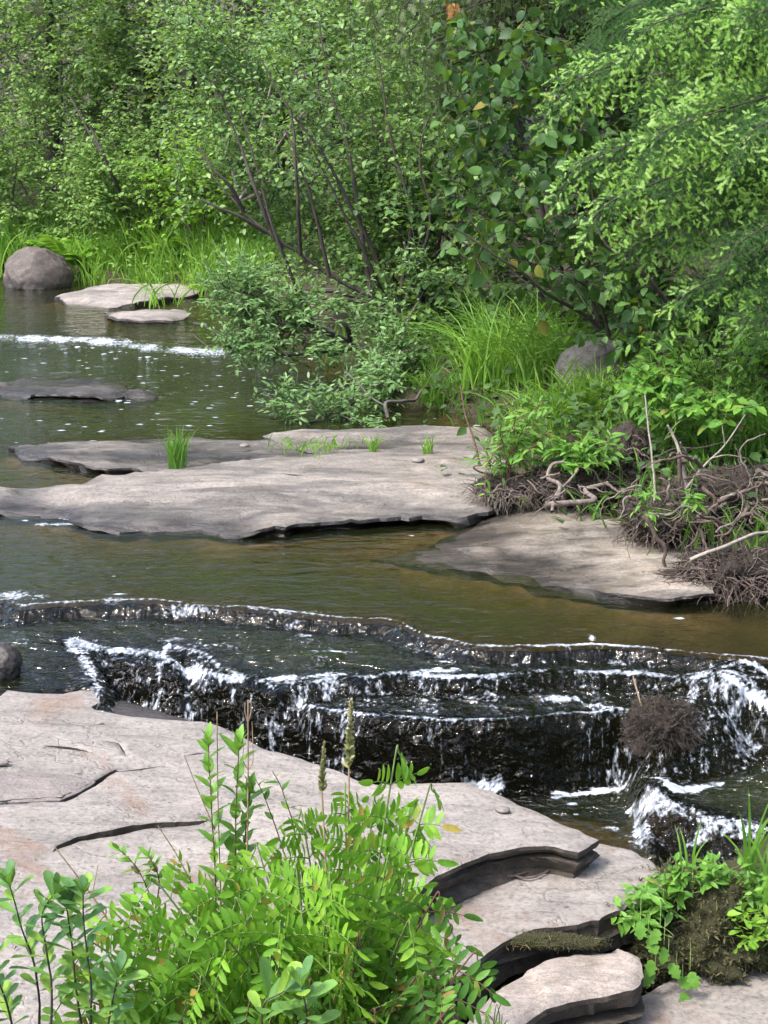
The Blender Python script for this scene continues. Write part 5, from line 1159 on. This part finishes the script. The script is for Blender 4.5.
leaf_stems('sweet_gale', 'blue green shrub with blunt leaves at the bottom left corner', 'shrub', 0, [[(40, 1060, 2.55), (38, 980, 2.55), (22, 930, 2.55), (8, 880, 2.55)], [(48, 1060, 2.5), (52, 990, 2.5), (42, 920, 2.52), (55, 892, 2.52)], [(20, 1060, 2.5), (6, 1000, 2.5), (-12, 950, 2.5)]], T_OBOV, .052, GM, n=24, top=9, start=.3)
leaf_stems('sweet_gale', 'blue green shrub with an upright leaf cluster beside the corner shrub', 'shrub', 0, [[(85, 1060, 2.5), (78, 1000, 2.5), (70, 940, 2.52), (66, 905, 2.52)], [(84, 1060, 2.48), (92, 1000, 2.48), (84, 930, 2.5), (82, 892, 2.5)], [(100, 1070, 2.45), (110, 1010, 2.45), (118, 975, 2.45)]], T_OBOV, .052, GM, n=24, top=9, start=.25)
leaf_stems('sweet_gale', 'few blue green leaves poking out of the fern at the bottom', 'shrub', 0, [[(300, 1070, 2.42), (306, 1020, 2.42), (302, 985, 2.42)], [(270, 1070, 2.42), (262, 1010, 2.42), (285, 990, 2.42)]], T_OBOV, .07, GM, n=8, top=4, start=.4)
leaf_stems('upright_shrub', 'upright leafy stems rising from the fern against the slab', 'shrub', 0, [[(232, 960, 2.9), (236, 900, 2.9), (236, 820, 2.9), (240, 740, 2.9)], [(212, 960, 2.9), (216, 890, 2.9), (212, 810, 2.9), (208, 738, 2.9)], [(246, 960, 2.92), (242, 890, 2.92), (246, 830, 2.92), (250, 790, 2.92)]], T_HERB, .055, (M['meadow'], M['redstem']), n=24, top=4, start=.3, r=.0025, spread=.75, ud=.8, wid=1.05)
leaf_stems('upright_shrub', 'small leafy twig with narrow leaflets left of the upright stems', 'shrub', 0, [[(160, 960, 2.85), (155, 910, 2.85), (140, 870, 2.85), (118, 850, 2.85)], [(155, 915, 2.85), (160, 880, 2.85), (150, 855, 2.85)]], T_OBL, .036, (M['meadow'], M['redstem']), n=13, top=2, start=.4, r=.002, spread=.9, ud=.6)
leaf_stems('upright_shrub', 'sparse twig with few leaves between the stems and the spore spikes', 'shrub', 0, [[(300, 900, 2.92), (285, 850, 2.92), (268, 805, 2.92), (255, 780, 2.92)], [(305, 900, 2.92), (298, 840, 2.92), (285, 795, 2.92), (272, 772, 2.92)]], T_HERB, .030, (M['meadow'], M['redstem']), n=6, top=0, start=.5, r=.002, spread=.8)
def dstick(label, pts, r, prong=()):
    q = [PY(*p) for p in pts]; g_ = Geo(); g_.tube(spline(q, 20), r, r * .6, 5)
    for s in prong: g_.tube(spline([PY(*a) for a in s], 8), r * .6, r * .3, 4)
    return tag(g_.build('dry_stalk', M['drystem'], origin=q[0]), label, 'dry stem', 'dry stems among the foreground plants')
dstick('tall dry seed stalk standing beside the upright leafy stems', [(246, 960, 2.88), (247, 860, 2.88), (248, 780, 2.88), (248, 700, 2.88)], .0022, [[(248, 722, 2.88), (245, 712, 2.88), (245, 703, 2.88)], [(248, 722, 2.88), (251, 712, 2.88), (251, 702, 2.88)], [(248, 770, 2.88), (253, 760, 2.88), (252, 722, 2.88)], [(248, 770, 2.88), (243, 760, 2.88), (244, 745, 2.88)]])
dstick('bare brown twig leaning left over the slab above the fern', [(108, 920, 2.75), (92, 896, 2.75), (74, 872, 2.75), (54, 846, 2.75)], .0022, [[(92, 896, 2.75), (95, 880, 2.75), (98, 865, 2.75)]])
dstick('bare brown twig leaning left beside the upright stems', [(205, 905, 2.8), (190, 880, 2.8), (175, 852, 2.8), (158, 826, 2.8)], .0020, [[(190, 880, 2.8), (178, 872, 2.8), (172, 860, 2.8)]])
dstick('thin dry twig tilted left of the upright leafy stems', [(215, 830, 2.9), (200, 795, 2.9), (184, 755, 2.9)], .0015)
dstick('thin dry stalk between the two upright leafy stems', [(222, 940, 2.91), (218, 800, 2.91), (217, 712, 2.91)], .0016)

# ------------------------------------------------------------------ mossy clump with herbs at the lower right
mc = PZ(705, 940, -.40) + [0, .10, -.03]
clod('moss_clump', 'mossy earth clump carrying herbs at the lower right', mc, (.22, .17, .15), 300, 31, mat='moss', rl=.08, rmat='darkbark', rr=.5, rough=1.5, fuzz=16000, fl=.018)
mc2 = PZ(800, 905, -.36); clod('moss_clump', 'earth bank beyond the mossy clump at the right edge', mc2 + [.05, .12, -.05], (.24, .2, .15), 90, 33, mat='moss', rl=.08, rmat='darkbark', rr=.5, fuzz=5000)
clod('moss_clump', 'dry moss strip in the gap above the grey stone step', PZ(548, 942, -.305) + [0, .01, -.004], (.15, .028, .014), 30, 35, mat='moss', rl=.03, rmat='drystem', rr=.45, rough=1.6, fuzz=5000, fl=.007)
HG = 'herbs on the mossy clump'
def herb(label, px, py, y, rx, ry, n, L_, tpl, mat='herb', seed=0, per=5, twig=.05, wid=None):
    woody('herb', label, 'herb', PY(px, py + ry * 1.2, y), PB([(px, py, y, rx, ry, .05)]), n, L_, tpl, M[mat], M['greenstem'], per=per, seed=seed, twig=twig, group=HG, r0=.0022, twr=.0012, droop=.15, wid=wid)
herb('leafy herb on the left shoulder of the mossy clump', 660, 895, 3.62, 30, 24, 22, .038, T_HERB, seed=91)
herb('dense herb on top of the mossy clump', 695, 880, 3.66, 34, 24, 26, .038, T_HERB, seed=92, mat='meadow')
herb('herb with upright shoots at the right edge on the clump', 745, 890, 3.66, 30, 30, 24, .034, T_HERB, seed=93)
herb('pale herb at the right edge below the upright shoots', 755, 930, 3.56, 24, 22, 18, .032, T_OBOV, 'lime', 94)
herb('small bright herb hanging over the pale slab edge', 640, 915, 3.58, 20, 14, 12, .036, T_HERB, 'meadow', 95)
lob = empty('creeping_herb', PY(660, 930, 3.5), 'creeping herb with lobed leaves hanging down the mossy clump', 'herb', HG)
for px, py in [(648, 936), (660, 928), (664, 945), (652, 958), (668, 962), (655, 972), (676, 978), (682, 990), (690, 970), (640, 920)]:
    g_ = Geo(); q = PY(px, py, 3.46); g_.place(T_LOBE, q[None], unit(np.array([[rng.normal() * .6, -.5, -.55]])), unit(np.array([[rng.normal() * .3, -.6, .7]])), .045)
    g_.tube(spline([q, q + [.01, .05, .03], q + [.02, .1, .02]], 6), .001, .001, 4, mat=1); g_.build('leaf', [M['herb'], M['greenstem']], lob)
def fg_grass(label, px, py, y, n, h, w_, lean, bias=(0, 0)):
    c = PY(px, py, y); g_ = Geo(); blades(g_, c, n, h, w_, lean, .012, bias=bias); tag(g_.build('grass_tuft', M['meadow'], origin=c), label, 'grass tuft', 'grass at the lower right')
fg_grass('tall grass blades at the right edge over the lower pool', 748, 885, 3.70, 11, .33, .009, .35, (.2, 0))
fg_grass('grass blades arching over the mossy clump at the right edge', 765, 905, 3.62, 12, .26, .008, .7)
fg_grass('single thin grass shoots on the left of the mossy clump', 690, 870, 3.68, 4, .15, .006, .3)
fg_grass('thin grass blades at the foot of the royal fern', 495, 1030, 2.95, 7, .12, .004, .6)
fg_grass('few grass blades below the lip of the broad slab', 478, 890, 3.72, 5, .05, .008, .8)
g_ = Geo(); q = [PP(a, b_, PL2) for a, b_ in [(462, 893), (486, 878), (512, 880), (538, 872), (560, 866)]]
g_.tube(spline(np.array(q) + [0, 0, .012], 24), .005, .003, 6); g_.tube(spline(np.array([PP(a, b_, PL2) for a, b_ in [(500, 872), (510, 878), (530, 882), (552, 873)]]) + [0, 0, .012], 16), .004, .002, 6)
tag(g_.build('dry_root', M['redroot'], origin=q[0]), 'dry root lying under the lip of the broad slab', 'root')

g_ = Geo()
for k in range(170):
    pl, ol = (PL1, NEAR) if k % 3 else (PL2, LAYER2)
    q = PP(rng.uniform(0, 640), rng.uniform(720, 960), pl)
    if poly_sd(np.array(q), ol) < .03: continue
    n_ = 1; d = unit(np.array([[rng.normal(), rng.normal(), .05]])); g_.place(T_OVS if k % 2 else T_DIAM, (q + [0, 0, .006])[None], d, UP[None] + rnd_dir(1) * .3, np.array([.006 + .02 * rng.random() ** 3]), wid=.5)
tag(g_.build('leaf_litter', M['debris'], origin=PP(300, 800, PL1)), 'dark crumbs and dead leaf bits on the near slabs', 'litter', kind='stuff')
